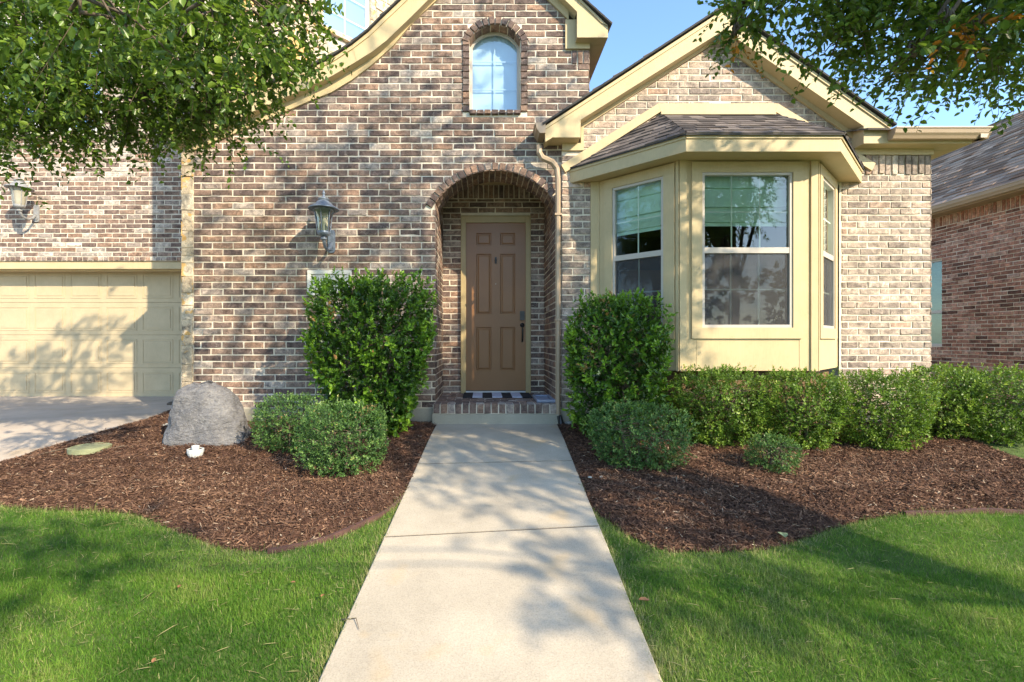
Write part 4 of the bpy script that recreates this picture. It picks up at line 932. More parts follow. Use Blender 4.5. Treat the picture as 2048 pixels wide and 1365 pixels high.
def bedz(poly, X, Y):
    d = dist_to(poly, X, Y); return Gv(Y)+.006+.045*np.clip(d/.25, 0, 1)**.6+.010*lump(X, Y, 14, 3)*np.clip(d/.1, 0, 1)
for poly, lab in ((polyL, 'dark brown shredded bark mulch left of the walkway'), (polyR, 'dark brown shredded bark mulch right of the walkway')):
    st = .028; xs = [p[0] for p in poly]; ys = [p[1] for p in poly]
    gx = np.arange(min(xs)-.05, max(xs)+.05, st); gy = np.arange(min(ys)-.05, max(ys)+.05, st); X, Y = np.meshgrid(gx, gy)
    Z = bedz(poly, X, Y)+.006*rng.normal(size=X.shape); cxm = inside(poly, X[:-1, :-1]+st/2, Y[:-1, :-1]+st/2)
    idx = np.arange(X.size).reshape(X.shape); q = np.stack([idx[:-1, :-1], idx[:-1, 1:], idx[1:, 1:], idx[1:, :-1]], -1)[cxm]
    V0 = np.stack([X, Y, Z], -1).reshape(-1, 3); used = np.unique(q); remap = np.full(len(V0), -1); remap[used] = np.arange(len(used)); V0 = V0[used]; q = remap[q]
    # chips
    A = sum(poly[i][0]*poly[(i+1) % len(poly)][1]-poly[(i+1) % len(poly)][0]*poly[i][1] for i in range(len(poly)))/2; dens = 11000
    n = int((max(xs)-min(xs))*(max(ys)-min(ys))*dens); px_ = rng.uniform(min(xs), max(xs), n); py_ = rng.uniform(min(ys), max(ys), n)
    k = inside(poly, px_, py_) & (rng.random(n) < np.clip(1.25-(py_-3)*.28, .3, 1)); px_, py_ = px_[k], py_[k]; n = len(px_)
    pz = bedz(poly, px_, py_)+rng.uniform(.002, .018, n)
    th = rng.uniform(0, 6.28, n); ln = rng.gamma(2.2, .005, n)+.004; wd = rng.gamma(3, .0007, n)+.0006; pitch = rng.normal(0, .35, n)
    d = np.stack([np.cos(th)*np.cos(pitch), np.sin(th)*np.cos(pitch), np.sin(pitch)], -1); sd = np.stack([-np.sin(th), np.cos(th), rng.normal(0, .7, n)], -1)
    sd /= np.linalg.norm(sd, axis=1)[:, None]; c = np.stack([px_, py_, pz], -1)
    V1 = np.stack([c-d*ln[:, None]-sd*wd[:, None], c+d*ln[:, None]-sd*wd[:, None]*.6, c+d*ln[:, None]+sd*wd[:, None]*.6, c-d*ln[:, None]+sd*wd[:, None]], 1).reshape(-1, 3)
    q1 = np.arange(n*4).reshape(-1, 4)+len(V0)
    va = np.clip(rng.beta(1.6, 2.4, n)+.10*lump(px_, py_, 3, 21)+.07*lump(px_, py_, 13, 22), 0, .97); va[rng.random(n) < .015] = 1.0
    var = np.concatenate([np.tile([.4, .5, .5, 1], (len(q), 1)), np.stack([va, rng.random(n), rng.random(n), np.ones(n)], -1)])
    o = fast('mulch', np.concatenate([V0, V1]), np.concatenate([q, q1]), [0]*len(q)+[1]*n, var, ['mulchbase', 'mulch']); tag(o, lab, 'mulch', kind='stuff')

# edging strips
def edging(pts, label):
    mb = MB(); n = len(pts)
    out = []
    for i, (x, y) in enumerate(pts):
        a, b = pts[max(i-1, 0)], pts[min(i+1, n-1)]; dx, dy = b[0]-a[0], b[1]-a[1]; L = math.hypot(dx, dy); out.append((x+dy/L*.02, y-dx/L*.02))
    up = lambda l, h: [(x, y, G(y)+h+.010*math.sin(x*9)*math.sin(x*2.3)) for x, y in l]
    mb.ribbon(up(pts, .030), up(out, .030)); mb.ribbon(up(out, -.02), up(out, .030)); mb.ribbon(up(pts, -.02), up(pts, .030))
    tag(build('garden_edging', mb, ['edging'], None, 0), label, 'edging', 'red edging strips round the mulch beds')
edging(edgeL[60:], 'low red edging strip curving along the left mulch bed to the walkway')
edging(edgeR[70:], 'low red edging strip along the far right mulch bed')

# ------------------------------------------------------------------ grass
def leafmesh(c, a, nrm, ln, wd, fold=.25, curl=0.0):
    "six-point folded leaves -> verts, quads (2 per leaf)"
    n = len(c); s = np.cross(a, nrm); s /= (np.linalg.norm(s, axis=1)[:, None]+1e-9); nn = np.cross(s, a)
    L = ln[:, None]; W = wd[:, None]; f = fold*W
    pts = [c, c+a*L*.3+s*W*.5+nn*f, c+a*L*.7+s*W*.42+nn*f-nn*curl*L*.3, c+a*L-nn*curl*L, c+a*L*.7-s*W*.42+nn*f-nn*curl*L*.3, c+a*L*.3-s*W*.5+nn*f]
    V = np.stack(pts, 1).reshape(-1, 3); b = np.arange(n)[:, None]*6
    return V, np.concatenate([b+np.array([[0, 1, 2, 3]]), b+np.array([[0, 3, 4, 5]])], 1).reshape(-1, 4)
def leaf4(c, a, nrm, ln, wd):
    n = len(c); s = np.cross(a, nrm); s /= (np.linalg.norm(s, axis=1)[:, None]+1e-9); L = ln[:, None]; W = wd[:, None]
    V = np.stack([c, c+a*L*.5+s*W*.5, c+a*L, c+a*L*.5-s*W*.5], 1).reshape(-1, 3); return V, np.arange(n*4).reshape(-1, 4)
def blades(c, a, nrm, ln, wd):
    n = len(c); s = np.cross(a, nrm); s /= (np.linalg.norm(s, axis=1)[:, None]+1e-9); L = ln[:, None]; W = wd[:, None]
    tip = c+a*L; bend = nrm*L*.22
    V = np.stack([c-s*W*.5, c+s*W*.5, tip+s*W*.12-bend, tip-s*W*.12-bend], 1).reshape(-1, 3); return V, np.arange(n*4).reshape(-1, 4)
def unit(v): return v/(np.linalg.norm(v, axis=1)[:, None]+1e-9)
walkpoly = [(XWL(-2.2)-.003, -2.2), (XWR(-2.2)+.003, -2.2), (XWR(5.9)+.003, 5.9), (XWL(5.9)-.003, 5.9)]
drivepoly = DRE+[(-14, -4), (-14, YGD)]
def grass_patch(x0, x1, y0, y1, dens):
    n = int((x1-x0)*(y1-y0)*dens); X = rng.uniform(x0, x1, n); Y = rng.uniform(y0, y1, n)
    for p in (polyL, polyR, drivepoly): k = ~inside(p, X, Y); X, Y = X[k], Y[k]
    wob = .014+.012*np.clip(lump(X, Y, 22, 31), -1, 1.6)
    k = ~((X > np.array(XWL(Y))+wob) & (X < np.array(XWR(Y))-wob)); return X[k], Y[k]
parts_ = [grass_patch(-3.0, 3.2, 1.75, 2.7, 33000), grass_patch(-4.4, 4.4, 2.7, 4.0, 20000), grass_patch(-4.2, 4.2, .6, 1.75, 3000), grass_patch(-6.5, -4.4, .6, 4.0, 3000), grass_patch(-4.4, -3.0, 1.75, 2.7, 6000), grass_patch(3.2, 4.4, 1.75, 2.7, 7000), grass_patch(4.2, 4.4, .6, 1.75, 3000), grass_patch(4.4, 7.5, .6, 4.6, 4000), grass_patch(4.9, 8.8, 4.6, 9.5, 1500)]
X = np.concatenate([p[0] for p in parts_]); Y = np.concatenate([p[1] for p in parts_]); n = len(X)
dry = lump(X, Y, 3.2, 11)+.5*lump(X, Y, 8, 12); tuft = lump(X, Y, 11, 5)
dW = np.minimum(np.abs(X-np.array(XWL(Y))), np.abs(X-np.array(XWR(Y))))
dE = np.minimum(dist_to(edgeL, X, Y, False), dist_to(edgeR, X, Y, False))
edge = np.exp(-np.minimum(dW, dE)/.05)
h = (.018+.006*tuft.clip(-1, 1.5)+rng.gamma(2, .0042, n)); h *= np.where(rng.random(n) < .01, 1.9, 1)*(1+.7*edge*rng.random(n))
th = rng.uniform(0, 6.28, n); lean = np.abs(rng.normal(0, .75, n))
a = unit(np.stack([np.cos(th)*np.sin(lean), np.sin(th)*np.sin(lean), np.cos(lean)], -1)); nrm = unit(np.stack([-np.cos(th)+rng.normal(0, .3, n), -np.sin(th)+rng.normal(0, .3, n), .4*np.ones(n)], -1))
V, Q = blades(np.stack([X, Y, Gv(Y)+.001], -1), a, nrm, h, rng.uniform(.0016, .0030, n)*np.where(Y < 1.75, 2, 1))
va = np.clip(.42+.20*dry+.17*tuft+rng.normal(0, .20, n), 0, .88); k = rng.random(n) < (.02+.07*np.clip(dry-.3, 0, 2)+.6*edge); va[k] = rng.uniform(.90, 1, k.sum())
var = np.stack([va, rng.random(n), rng.random(n), np.ones(n)], -1)
# loose straw clippings lying on the lawn
m_ = 1500; sx_ = rng.uniform(-4, 4, m_); sy_ = rng.uniform(1.8, 4, m_); k = ~(inside(polyL, sx_, sy_) | inside(polyR, sx_, sy_) | inside(walkpoly, sx_, sy_) | inside(drivepoly, sx_, sy_)); sx_, sy_ = sx_[k], sy_[k]; m_ = len(sx_)
t2 = rng.normal(.6, 1.0, m_); a2 = unit(np.stack([np.cos(t2), np.sin(t2), rng.normal(0, .12, m_)], -1)); V2, Q2 = leafmesh(np.stack([sx_, sy_, Gv(sy_)+.036], -1), a2, np.tile([0, .0, 1.], (m_, 1)), rng.gamma(3, .012, m_)+.01, rng.uniform(.001, .0022, m_), .1, .1)
var2 = np.repeat(np.stack([rng.uniform(.95, 1, m_), rng.random(m_), rng.random(m_), np.ones(m_)], -1), 2, 0)
go = fast('grass', np.concatenate([V, V2]), np.concatenate([Q, Q2+len(V)]), np.zeros(len(Q)+len(Q2)), np.concatenate([var, var2]), ['grass'])
tag(go, 'short green lawn grass with scattered straw clippings', 'grass', kind='stuff')

# ------------------------------------------------------------------ shrubs
def sshell(n, p=2.6):
    d = unit(rng.normal(size=(n, 3))); k = (np.abs(d)**p).sum(1)**(-1/p); return d*k[:, None]
def shrub(name, label, cat, base, r, nleaf, leaf, mats, p=2.6, taper=0.0, group=None, lobes=5, stems=5, spread=.35, sprigs=.0, big=False, rough=.10):
    "base: ground point; r: half sizes; crown rests on the ground"
    bx, by = base; bz = G(by)+.02; c = np.array([bx, by, bz+r[2]])
    K = 7; ns = nleaf//K
    d = sshell(ns, p); ph = rng.uniform(0, 6.28, (lobes, 3)); fr = rng.uniform(2.2, 5.5, (lobes, 3))
    lum = sum(np.sin(d[:, 0]*fr[i, 0]+ph[i, 0])*np.sin(d[:, 1]*fr[i, 1]+ph[i, 1])*np.sin(d[:, 2]*fr[i, 2]+ph[i, 2]) for i in range(lobes))/lobes**.5
    clump = lump(d[:, 0]*7+d[:, 2]*3, d[:, 1]*7-d[:, 2]*5, 2.6, int(rng.integers(1e6)))
    depth = np.abs(rng.normal(0, .10, ns)); inner = rng.random(ns) < .25; depth[inner] = rng.uniform(.1, .5, inner.sum())
    fine_ = lump(d[:, 0]*16, d[:, 1]*16+d[:, 2]*15, 2.2, int(rng.integers(1e6)))
    rad = 1+rough*lum+rough*.6*clump+rough*.5*fine_-depth*np.where(fine_+clump < -1.1, 2.0, 1); sp = (rng.random(ns) < .16) & (fine_ > .6); rad[sp] += rng.uniform(.02, .10, sp.sum())
    pos = d*rad[:, None]*np.array(r); hz = (pos[:, 2]/r[2]+1)/2
    if taper: pos[:, :2] *= (1-taper*(1-np.clip(hz, 0, 1))**1.4)[:, None]
    pos += c; pos[:, 2] = np.maximum(pos[:, 2], bz+rng.uniform(0, .05, ns))
    ax = unit(d*.7+rng.normal(0, .45, (ns, 3))+np.array([0, 0, .55]))
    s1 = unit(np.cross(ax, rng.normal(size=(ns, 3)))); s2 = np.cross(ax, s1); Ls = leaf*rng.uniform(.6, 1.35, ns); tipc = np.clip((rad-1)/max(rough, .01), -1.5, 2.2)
    bt = lump(d[:, 0]*3, d[:, 2]*3, 2.0, int(rng.integers(1e6))) > 1.5
    PO, AA, NN, LL, VA = [], [], [], [], []
    for k in range(K):
        u = k/(K-1); an = k*2.4+rng.normal(0, .4, ns); rd = s1*np.cos(an)[:, None]+s2*np.sin(an)[:, None]
        PO.append(pos+ax*(Ls*(1.5*u-.9))[:, None]); AA.append(unit(rd*(1.1-.75*u)+ax*(.35+.8*u)+rng.normal(0, .18, (ns, 3)))); NN.append(unit(ax*1.0-rd*.5+rng.normal(0, .2, (ns, 3))))
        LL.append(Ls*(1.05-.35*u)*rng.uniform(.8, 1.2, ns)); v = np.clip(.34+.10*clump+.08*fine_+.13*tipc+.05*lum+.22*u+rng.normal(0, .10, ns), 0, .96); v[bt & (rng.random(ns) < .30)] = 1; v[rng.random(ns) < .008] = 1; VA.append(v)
    pos, a, nr, ln, va = (np.concatenate(q) for q in (PO, AA, NN, LL, VA)); nl = len(pos)
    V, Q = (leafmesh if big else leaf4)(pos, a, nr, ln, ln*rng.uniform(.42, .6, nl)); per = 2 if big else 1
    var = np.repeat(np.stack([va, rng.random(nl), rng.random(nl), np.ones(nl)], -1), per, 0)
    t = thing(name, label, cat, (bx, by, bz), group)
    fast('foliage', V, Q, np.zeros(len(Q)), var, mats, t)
    mb = MB()
    for i in range(stems):
        an = 6.28*i/stems+random.uniform(-.4, .4); e = random.uniform(.3, .8)
        top = Vector((bx+math.cos(an)*r[0]*e*.85, by+math.sin(an)*r[1]*e*.85, bz+r[2]*random.uniform(1.0, 1.7))); bot = Vector((bx+math.cos(an)*.05, by+math.sin(an)*.05, bz-.06)); mid = bot.lerp(top, .45)+Vector((random.uniform(-.04, .04), random.uniform(-.04, .04), .03))
        mb.tube([bot, mid, top], [.014, .009, .003], 5)
        for _ in range(14):
            q0 = mid.lerp(top, random.random()); q1 = q0+Vector((random.gauss(0, r[0]*.3), random.gauss(0, r[1]*.3)-.05, random.uniform(.0, .25)*r[2])); mb.tube([q0, q0.lerp(q1, .5)+Vector((0, 0, .015)), q1], [.0045, .003, .0015], 4)
    build('stem', mb, ['twig'], t); return t
shrub('holly_shrub', 'tall flat-topped glossy shrub left of the front door', 'shrub', ((740-CU)/FOC*5.1, 5.15), (.695, .50, .845), 22000, .052, ['holly'], 4.4, .46, 'tall shrubs beside the door', 6, 9, big=True, rough=.10)
shrub('holly_shrub', 'tall narrower glossy shrub right of the downspout, before the bay window', 'shrub', (PX(1236, 5.0), 5.05), (.52, .40, .74), 16000, .050, ['holly'], 3.6, .14, 'tall shrubs beside the door', 6, 9, big=True, rough=.11)
shrub('boxwood_shrub', 'rounded low boxwood behind another, near the grey boulder', 'shrub', (PX(585, 4.68), 4.68), (.34, .32, .275), 15000, .022, ['boxblue'], 3.2, .12, 'low rounded boxwoods', rough=.075)
shrub('boxwood_shrub', 'rounded low boxwood at the front of the left mulch bed', 'shrub', (PX(686, 4.12), 4.12), (.375, .33, .30), 19000, .021, ['boxblue'], 3.4, .12, 'low rounded boxwoods', rough=.075)
shrub('boxwood_shrub', 'rounded low boxwood beside the walkway in the right bed', 'shrub', (PX(1277, 4.25), 4.25), (.445, .36, .285), 18000, .021, ['boxblue'], 3.0, .10, 'low rounded boxwoods', rough=.075)
shrub('boxwood_shrub', 'tiny round boxwood alone in front of the hedge row', 'shrub', (PX(1546, 4.12), 4.12), (.215, .20, .165), 8000, .016, ['boxblue'], 2.3, .06, 'low rounded boxwoods', rough=.075)
HG = 'clipped hedge shrubs under the bay window'
shrub('hedge_shrub', 'clipped hedge shrub at the left end of the row', 'shrub', (PX(1440, 4.8), 4.82), (.49, .38, .395), 21000, .027, ['box'], 3.0, .30, HG, rough=.10)
shrub('hedge_shrub', 'clipped hedge shrub behind the tiny boxwood', 'shrub', (PX(1598, 4.72), 4.74), (.43, .38, .385), 19000, .027, ['box'], 3.0, .34, HG, rough=.10)
shrub('hedge_shrub', 'broad hedge shrub under the right corner of the bay', 'shrub', (PX(1758, 4.72), 4.74), (.50, .40, .38), 22000, .027, ['box'], 3.0, .36, HG, rough=.10)
shrub('hedge_shrub', 'sunlit hedge shrub in front of the brick corner', 'shrub', (PX(1880, 5.05), 5.05), (.37, .36, .385), 16000, .027, ['box'], 2.8, .30, HG, rough=.10)
shrub('hedge_shrub', 'hedge shrub at the right end of the row by the lawn', 'shrub', (PX(2000, 4.95), 4.95), (.56, .42, .375), 22000, .027, ['box'], 3.0, .34, HG, rough=.10)

# ------------------------------------------------------------------ trees
def tree(label, trunk, fork_z, blobs, leaf=.056, tr=.13):
    "blobs: (centre, radii, twigs)"
    tx, ty = trunk; t = thing('shade_tree', label, 'tree', (tx, ty, G(ty)), 'shade trees on the front lawn')
    mb = MB(); fork = Vector((tx+.05, ty+.05, fork_z)); g0 = G(ty)
    mb.tube([(tx, ty, g0-.1), (tx, ty, g0+.12), (tx+.02, ty, g0+.8), tuple(fork)], [tr*1.6, tr*1.15, tr, tr*.85], 12)
    allc = []; alla = []; alln = []; alll = []; allv = []; tw = []
    for (c, r, nt_, *ex) in blobs:
        ls = ex[0] if ex else 1.0
        c = Vector(c); low = c.z < 4.2; mid = fork.lerp(c, .5)+Vector((0, 0, .25))
        if low: mid = Vector((tx+(c.x-tx)*.45, ty+(c.y-ty)*.45, 4.9)); c2 = Vector((tx+(c.x-tx)*.85, ty+(c.y-ty)*.85, 4.3)); mb.tube([fork, fork.lerp(mid, .6)+Vector((0, 0, .2)), mid, c2, c+Vector((0, 0, r[2]*.5)), c], [tr*.45, tr*.35, tr*.22, .018, .010, .005], 7); mid = c+Vector((0, 0, r[2]*.7))
        else: mb.tube([fork, mid, c], [tr*.34, tr*.2, .012] if nt_ > 60 else [.012, .008, .004], 7)
        for _ in range(7):
            e = c+Vector((random.uniform(-.8, .8)*r[0], random.uniform(-.8, .8)*r[1], random.uniform(-.7, .7)*r[2])); s_ = mid.lerp(c, random.uniform(.2, 1)); q1 = [.010, .007, .003] if low or nt_ <= 60 else [.020, .012, .005]; mb.tube([s_, s_.lerp(e, .5)+Vector((0, 0, .06)), e], q1, 5)
        d = unit(rng.normal(size=(nt_, 3))); rad = rng.random(nt_)**.42
        cl = lump(d[:, 0]*5, d[:, 1]*5+d[:, 2]*4, 3, int(rng.integers(1e6))); rad *= 1+.13*cl
        p0 = np.array(c)+d*rad[:, None]*np.array(r)
        td = unit(d*.9+rng.normal(0, .55, (nt_, 3))+np.array([0, 0, -.35])); K = 13
        tl = rng.uniform(.16, .36, nt_)
        for k in range(K):
            s_ = (k+.6)/K; pos = p0+td*(tl*s_)[:, None]; pos[:, 2] -= .10*s_*s_*tl
            sd = unit(np.cross(td, rng.normal(size=(nt_, 3)))) if k == 0 else sd0*(-1 if k % 2 else 1)
            if k == 0: sd0 = sd
            a = unit(td*.55+sd*.8+rng.normal(0, .25, (nt_, 3))); nr = unit(rng.normal(0, .5, (nt_, 3))+np.array([0, 0, .9]))
            ln = leaf*ls*rng.uniform(.6, 1.2, nt_)*(1-.25*s_)
            allc.append(pos); alla.append(a); alln.append(nr); alll.append(ln)
            v = np.clip(rng.normal(.45, .2, nt_)+.12*cl, 0, .95); v[rng.random(nt_) < (.75 if len(ex) > 1 else .0004)] = 1; allv.append(v)
        e = p0+td*tl[:, None]; e[:, 2] -= .1*tl; s2 = unit(np.cross(td, np.array([0.3, .2, 1])))*.0010; tw.append(np.stack([p0-s2*1.6, p0+s2*1.6, e+s2, e-s2], 1).reshape(-1, 3))
    C = np.concatenate(allc); n = len(C); L = np.concatenate(alll); V, Q = leafmesh(C, np.concatenate(alla), np.concatenate(alln), L, L*rng.uniform(.48, .62, n), .18, .12)
    va = np.concatenate(allv); var = np.repeat(np.stack([va, rng.random(n), rng.random(n), np.ones(n)], -1), 2, 0)
    TV = np.concatenate(tw); TQ = np.arange(len(TV)).reshape(-1, 4)+len(V); var = np.concatenate([var, np.tile([.5, .5, .5, 1], (len(TQ), 1))])
    fast('crown', np.concatenate([V, TV]), np.concatenate([Q, TQ]), [0]*len(Q)+[1]*len(TQ), var, ['treeleaf', 'twig'], t)
    build('trunk', mb, ['bark'], t, 0, True); return t
def B(u, v, y, r, n, *ex): p = P(u, v, y); return ((p.x, p.y, p.z), r, n, *ex)
tree('leafy tree overhanging the garage, its branches across the upper left', (-5.4, 2.2), 2.6, [
    B(50, 85, 3.3, (.72, .6, .58), 420), B(260, 85, 3.4, (.72, .6, .58), 420), B(425, 65, 3.3, (.46, .5, .50), 290), B(420, 232, 3.5, (.26, .3, .22), 70),
    B(540, 70, 3.2, (.24, .3, .26), 80), B(600, 20, 3.1, (.16, .2, .16), 30), B(100, 212, 3.3, (.50, .35, .20), 115), B(290, 205, 3.4, (.45, .35, .22), 105), B(-120, 100, 3.2, (.8, .8, .8), 300),
    B(160, 30, 2.2, (.5, .3, .25), 70), B(400, 10, 2.2, (.35, .3, .2), 50),
    ((-3.2, 2.9, 5.1), (1.3, 1.0, .8), 260, 1.4), ((-1.9, 2.9, 6.1), (.9, .8, .7), 120, 1.4), ((-4.6, 2.4, 5.6), (1.4, 1.3, 1.1), 240, 1.4)])
tree('leafy tree with a few orange leaves hanging in from the upper right', (5.6, -.5), 2.7, [
    B(1990, 15, 2.7, (.36, .5, .27), 210), B(1810, -5, 2.8, (.36, .4, .22), 160), B(1620, -15, 2.9, (.34, .4, .16), 120), B(1490, 25, 3.1, (.15, .2, .12), 34), B(1930, 100, 2.6, (.24, .3, .08), 44), B(1700, 85, 2.9, (.18, .2, .08), 24), B(1830, 115, 2.6, (.10, .15, .07), 14),
    B(2140, 30, 2.9, (.5, .5, .42), 170), B(1895, 45, 2.45, (.06, .05, .04), 4, 1.0, 1), B(1955, 55, 2.5, (.04, .05, .03), 3, 1.0, 1), B(1470, 70, 3.1, (.04, .05, .03), 2, .9, 1),
    ((4.2, 2.2, 4.9), (1.0, .9, .6), 160, 1.2), ((2.9, 2.5, 4.9), (.9, .8, .5), 110, 1.2),
    ((4.6, .3, 4.9), (1.4, 1.3, .8), 520, 1.3), ((4.2, .1, 6.3), (1.6, 1.3, 1.0), 480, 1.3), ((3.0, 0.2, 7.5), (1.4, 1.2, 1.2), 300, 1.3), ((5.8, .2, 6.2), (1.4, 1.3, 1.2), 420, 1.3), ((4.6, .2, 8.9), (1.6, 1.2, 1.2), 260, 1.3), ((6.9, -.2, 7.1), (.9, 1.0, 1.0), 130, 1.3),
    ((1.9, -1.9, 4.5), (.8, .5, .3), 42, 1.2), ((2.4, -2.8, 5.0), (.6, .35, .3), 30, 1.2), ((6.2, -2.0, 4.8), (1.2, .9, .7), 190, 1.2), ((5.2, -1.1, 5.0), (.9, .6, .6), 130, 1.2), ((5.5, -2.5, 4.7), (.45, .4, .3), 50, 1.3)])
tree('broad unseen tree added across the lawn to be mirrored in the bay window', (7.5, -13), 3.0, [((7, -13, 5.5), (3.4, 2, 2.4), 420, 5), ((10, -13, 4.2), (2.4, 2, 2.0), 260, 5), ((4.6, -13.5, 3.8), (2.0, 2, 1.8), 220, 5)], tr=.2)  # off-camera tree added only for its reflection in the bay glass
tree('second unseen tree added across the lawn to be mirrored in the left bay pane', (16, -6), 3.0, [((16, -6, 5.0), (3.2, 3, 2.4), 420, 5), ((13.5, -9, 3.4), (2.6, 2.5, 2.0), 240, 5)], tr=.2)  # another off-camera tree, added to fill the left pane's reflection
# ------------------------------------------------------------------ small things
# boulder
mb = MB(); lv = [(767, 384, 424), (772, 370, 440), (784, 358, 458), (800, 353, 472), (825, 349, 484), (850, 345, 491), (872, 341, 499), (890, 341, 506), (905, 345, 500)]
Yk = 5.0; nseg = 28; rings = []
for i, (v, ul, ur) in enumerate(lv):
    xc, hw = PX((ul+ur)/2, Yk), (PX(ur, Yk)-PX(ul, Yk))/2; z = PZ(v, Yk); rg = []
    for j in range(nseg):
        t = 2*math.pi*j/nseg; k = 1+.035*math.sin(3*t+i*.5)+.025*math.sin(7*t+1.7*i)+random.uniform(-.01, .01); ct, st_ = math.cos(t), math.sin(t)
        rg.append((xc+hw*k*math.copysign(abs(ct)**.85, ct), Yk+hw*.72*k*math.copysign(abs(st_)**.8, st_), z+.010*math.sin(5*t+i)))
    rings.append(rg)
vs = [v for r_ in rings for v in r_]+[(PX(403, Yk), Yk, PZ(766, Yk))]; fs = [(i*nseg+j, i*nseg+(j+1) % nseg, (i+1)*nseg+(j+1) % nseg, (i+1)*nseg+j) for i in range(len(lv)-1) for j in range(nseg)]+[(j, (j+1) % nseg, len(vs)-1) for j in range(nseg)]
mb.add(vs, fs); bo = build('boulder', mb, ['rock'], None, 0, True, base=(PX(420, Yk), Yk, G(Yk)+.02)); tag(bo, 'large grey faux boulder beside the brick corner', 'boulder')
sm = bo.modifiers.new('sub', 'SUBSURF'); sm.levels = 1; sm.render_levels = 3
tx_ = bpy.data.textures.new('rockdisp', 'CLOUDS'); tx_.noise_scale = .22; tx_.noise_depth = 3; dm = bo.modifiers.new('disp', 'DISPLACE'); dm.texture = tx_; dm.strength = .09; dm.mid_level = .5
tx2 = bpy.data.textures.new('rockfine', 'CLOUDS'); tx2.noise_scale = .05; tx2.noise_depth = 4; dm2 = bo.modifiers.new('disp2', 'DISPLACE'); dm2.texture = tx2; dm2.strength = .012; dm2.mid_level = .5
# white broken pipe cap
x, y = ground(391, 924); z = G(y)+.045; mb = MB()
mb.lathe([(.042, -.03), (.056, .0), (.070, .045), (.072, .075), (.062, .078), (.058, .062), (0, .06)], (x, y, z), 14); mb.lathe([(.032, .06), (.034, .105), (.027, .106), (.024, .08), (0, .078)], (x, y-.0, z), 12); mb.lathe([(.060, .064), (.060, .072), (.036, .074)], (x, y, z), 14, 1)
tag(build('pipe_cap', mb, ['white', 'black'], None, 0, False, base=(x, y, z)), 'chipped white pipe cap standing in the mulch before the boulder', 'pipe cap')
# valve lid
x, y = ground(180, 911); z = G(y)+.082; mb = MB(); mb.lathe([(.17, -.04), (.17, .004), (.155, .010), (.15, .004), (.0, .006)], (x, y, z), 28)
tag(build('valve_cover', mb, ['lid'], None, 0, False, base=(x, y, z)), 'round green irrigation valve cover lying in the mulch', 'valve cover')
# pale stone, dark lump
def pebble(name, label, cat, u, v, r, m, group=None, lift=.03):
    x, y = ground(u, v); z = G(y)+lift; mb = MB(); n = 10
    prof = [(0, -.9), (.6, -.7), (.95, -.2), (1, .1), (.8, .55), (.4, .9), (0, 1)]
    vs = []; k0 = random.uniform(0, 6)
    for a, b in prof:
        for j in range(n): t = 6.283*j/n; k = 1+.12*math.sin(2*t+k0)+.08*math.sin(3*t+b); vs.append((x+r[0]*a*math.cos(t)*k, y+r[1]*a*math.sin(t)*k, z+r[2]*b))
    mb.add(vs, [(i*n+j, i*n+(j+1) % n, (i+1)*n+(j+1) % n, (i+1)*n+j) for i in range(len(prof)-1) for j in range(n)])
    tag(build(name, mb, [m], None, 0, True, base=(x, y, z)), label, cat, group)
pebble('stone', 'pale flat stone poking out left of the boulder', 'stone', 337, 858, (.10, .06, .035), 'pale_rock')
pebble('stone', 'dark mottled stone on the driveway corner behind the boulder', 'stone', 346, 812, (.09, .07, .04), 'bark')
pebble('stone', 'small pale stone at the foundation right of the downspout', 'stone', 1137, 852, (.055, .04, .022), 'pale_rock')
for u, v, lab in ((1180, 967, 'small buff pebble in the right mulch bed near the round boxwood'), (1203, 966, 'tiny tan pebble beside the buff one at the right mulch bed')): pebble('pebble', lab, 'pebble', u, v, (.018, .014, .008), 'pale_rock', lift=.05)
# garden hose / stick on mulch
def stick(u0, v0, u1, v1, r, label, m='twig', h=.06):
    (x0, y0), (x1, y1) = ground(u0, v0), ground(u1, v1); mb = MB()
    mb.tube([(x0, y0, G(y0)+h), ((x0+x1)/2+.02, (y0+y1)/2+.03, G((y0+y1)/2)+h+.012), (x1, y1, G(y1)+h)], [r, r*.8, r*.5], 6)
    if m == 'twig': mb.tube([((x0+x1)/2, (y0+y1)/2, G((y0+y1)/2)+h+.01), ((x0+x1)/2+.04, (y0+y1)/2-.05, G((y0+y1)/2)+h+.01)], [r*.5, r*.3], 5)
    tag(build('stick', mb, [m], None, 0, True, base=(x0, y0, G(y0))), label, 'stick')
stick(55, 930, 135, 909, .008, 'thin grey stick along the mulch near the driveway edge')
stick(205, 912, 270, 905, .006, 'thin pale stick beside the green valve cover')
stick(683, 1252, 718, 1272, .003, 'small dry twig lying on the left walkway edge', 'bark', .03)
# leaves
def leafobj(u, v, s, label, m, h):
    x, y = ground(u, v); z = G(y)+h; mb = MB(); a = random.uniform(0, 6.28); ca, sa = math.cos(a), math.sin(a)
    pt = [(0, 0, 0), (.3, .28, .10), (.7, .22, .14), (1, 0, .05), (.7, -.22, .14), (.3, -.28, .10)]
    mb.add([(x+s*(p*ca-q_*sa), y+s*(p*sa+q_*ca), z+s*w) for p, q_, w in pt]+[(x+s*(p*ca-q_*sa), y+s*(p*sa+q_*ca), z+s*w-.001) for p, q_, w in pt], [(0, 1, 2, 3), (0, 3, 4, 5), (9, 8, 7, 6), (11, 10, 9, 6)])
    tag(build('fallen_leaf', mb, [m], None, 0, False, base=(x, y, z)), label, 'leaf', 'fallen leaves')
leafobj(1562, 1082, .10, 'large pale green leaf on the mulch at the right bed front', 'greenleaf', .055)
leafobj(361, 1187, .035, 'brown leaf on the left lawn, farthest left', 'dryleaf', .045)
leafobj(581, 1181, .03, 'brown leaf on the left lawn behind the twig on the walk', 'dryleaf', .045)
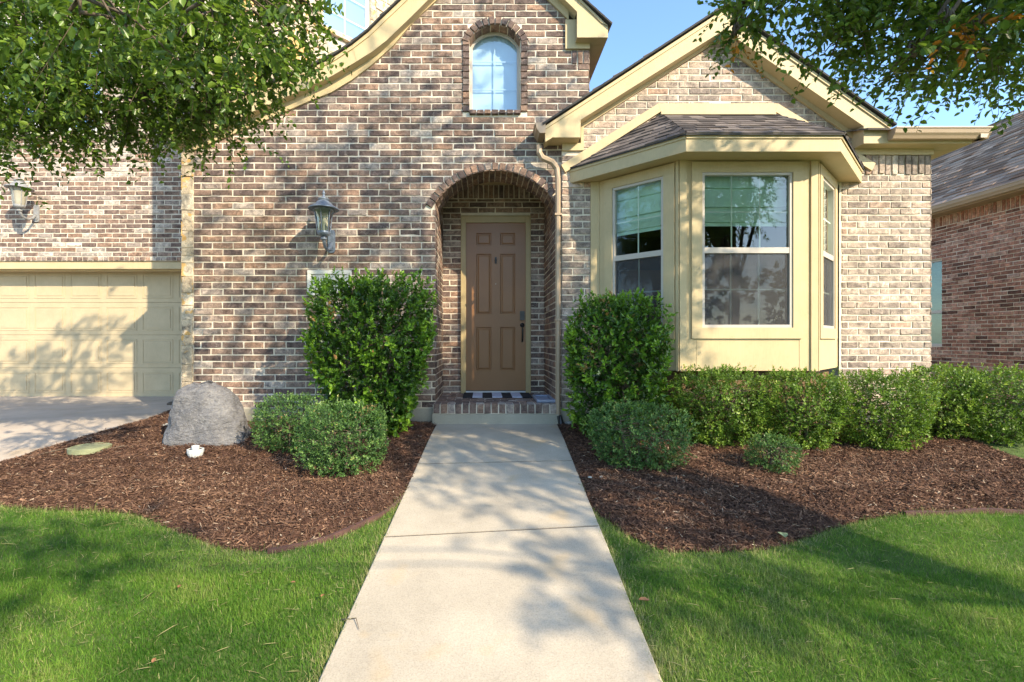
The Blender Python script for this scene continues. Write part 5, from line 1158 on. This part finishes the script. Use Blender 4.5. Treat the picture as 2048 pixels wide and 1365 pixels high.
leafobj(648, 1206, .03, 'brown leaf on the lawn nearest the left walkway edge', 'dryleaf', .045)
leafobj(305, 1347, .03, 'brown leaf on the lawn at the bottom left', 'dryleaf', .045)
leafobj(1300, 1218, .06, 'brown curled leaf on the right lawn beside the walkway', 'dryleaf', .045)
leafobj(1770, 977, .05, 'brown leaf on the sunny mulch near the hedge', 'dryleaf', .055)
# doormat
mb = MB(); x0, x1 = -.285, .64; n = 7; w = (x1-x0)/n
mat = None
for i in range(n): mb.box(x0+i*w, x0+(i+1)*w, 6.30, 6.82, ZFL+.008, ZFL+.022+(.001 if i % 2 else 0), i % 2)
tag(build('doormat', mb, ['mat_black', 'mat_white'], None, .003, False, base=(.18, 6.56, ZFL+.008)), 'black and white striped doormat before the front door', 'doormat')
# tray
mb = MB(); tx0, tx1, ty0, ty1 = PX(1072, 5.9), PX(1109, 5.9), 5.78, 6.35; z = ZFL+.012
mb.box(tx0, tx1, ty0, ty1, z, z+.012)
for a0, a1, b0, b1 in ((tx0, tx1, ty0, ty0+.035), (tx0, tx1, ty1-.035, ty1), (tx0, tx0+.035, ty0+.035, ty1-.035), (tx1-.035, tx1, ty0+.035, ty1-.035)): mb.box(a0, a1, b0, b1, z+.0121, z+.034)
tag(build('plastic_tray', mb, ['tray'], None, .006, False, base=(tx0, ty0, z)), 'shallow blue-grey tray at the right corner of the porch step', 'tray')

# ------------------------------------------------------------------ light, world, camera
sun_dir = Vector((-.96, 1.0, -.86)).normalized()
sd = bpy.data.lights.new('sun', 'SUN'); sd.energy = 3.1; sd.angle = R(.55); sd.color = (1.0, .865, .64)
so = bpy.data.objects.new('sun', sd); COL.objects.link(so); so.rotation_euler = sun_dir.to_track_quat('-Z', 'Y').to_euler(); so.location = (8, -8, 10)
w = bpy.data.worlds.new('World'); scene.world = w; w.use_nodes = True; nt = w.node_tree
sky = nt.nodes.new('ShaderNodeTexSky'); sky.sky_type = 'NISHITA'; sky.sun_disc = False; el = math.asin(-sun_dir.z); sky.sun_elevation = el
sky.sun_rotation = math.atan2(-sun_dir.x, -sun_dir.y); sky.air_density = 1.0; sky.dust_density = .6; sky.ozone_density = 1.6
bg = nt.nodes['Background']; bg.inputs[1].default_value = .15; tn = nt.nodes.new('ShaderNodeMix'); tn.data_type = 'RGBA'; tn.blend_type = 'MULTIPLY'; tn.inputs[0].default_value = 1; tn.inputs[7].default_value = (.86, .98, 1.06, 1); nt.links.new(sky.outputs[0], tn.inputs[6]); nt.links.new(tn.outputs[2], bg.inputs[0])
cam = bpy.data.cameras.new('camera'); co = bpy.data.objects.new('camera', cam); COL.objects.link(co); scene.camera = co
cam.sensor_width = 36; cam.lens = 36*FOC/2048; co.location = (0, 0, EYE); co.rotation_euler = (R(90), 0, 0)
cam.shift_x = (1024-CU)/2048; cam.shift_y = -(682.5-CV)/2048; cam.clip_end = 1000; cam.clip_start = .05
scene.render.engine = 'CYCLES'; scene.render.resolution_x, scene.render.resolution_y = 1024, 682
scene.view_settings.view_transform = 'Standard'; scene.view_settings.look = 'None'; scene.view_settings.exposure = 1.5; scene.view_settings.gamma = 1
scene.cycles.max_bounces = 8; scene.cycles.transparent_max_bounces = 12
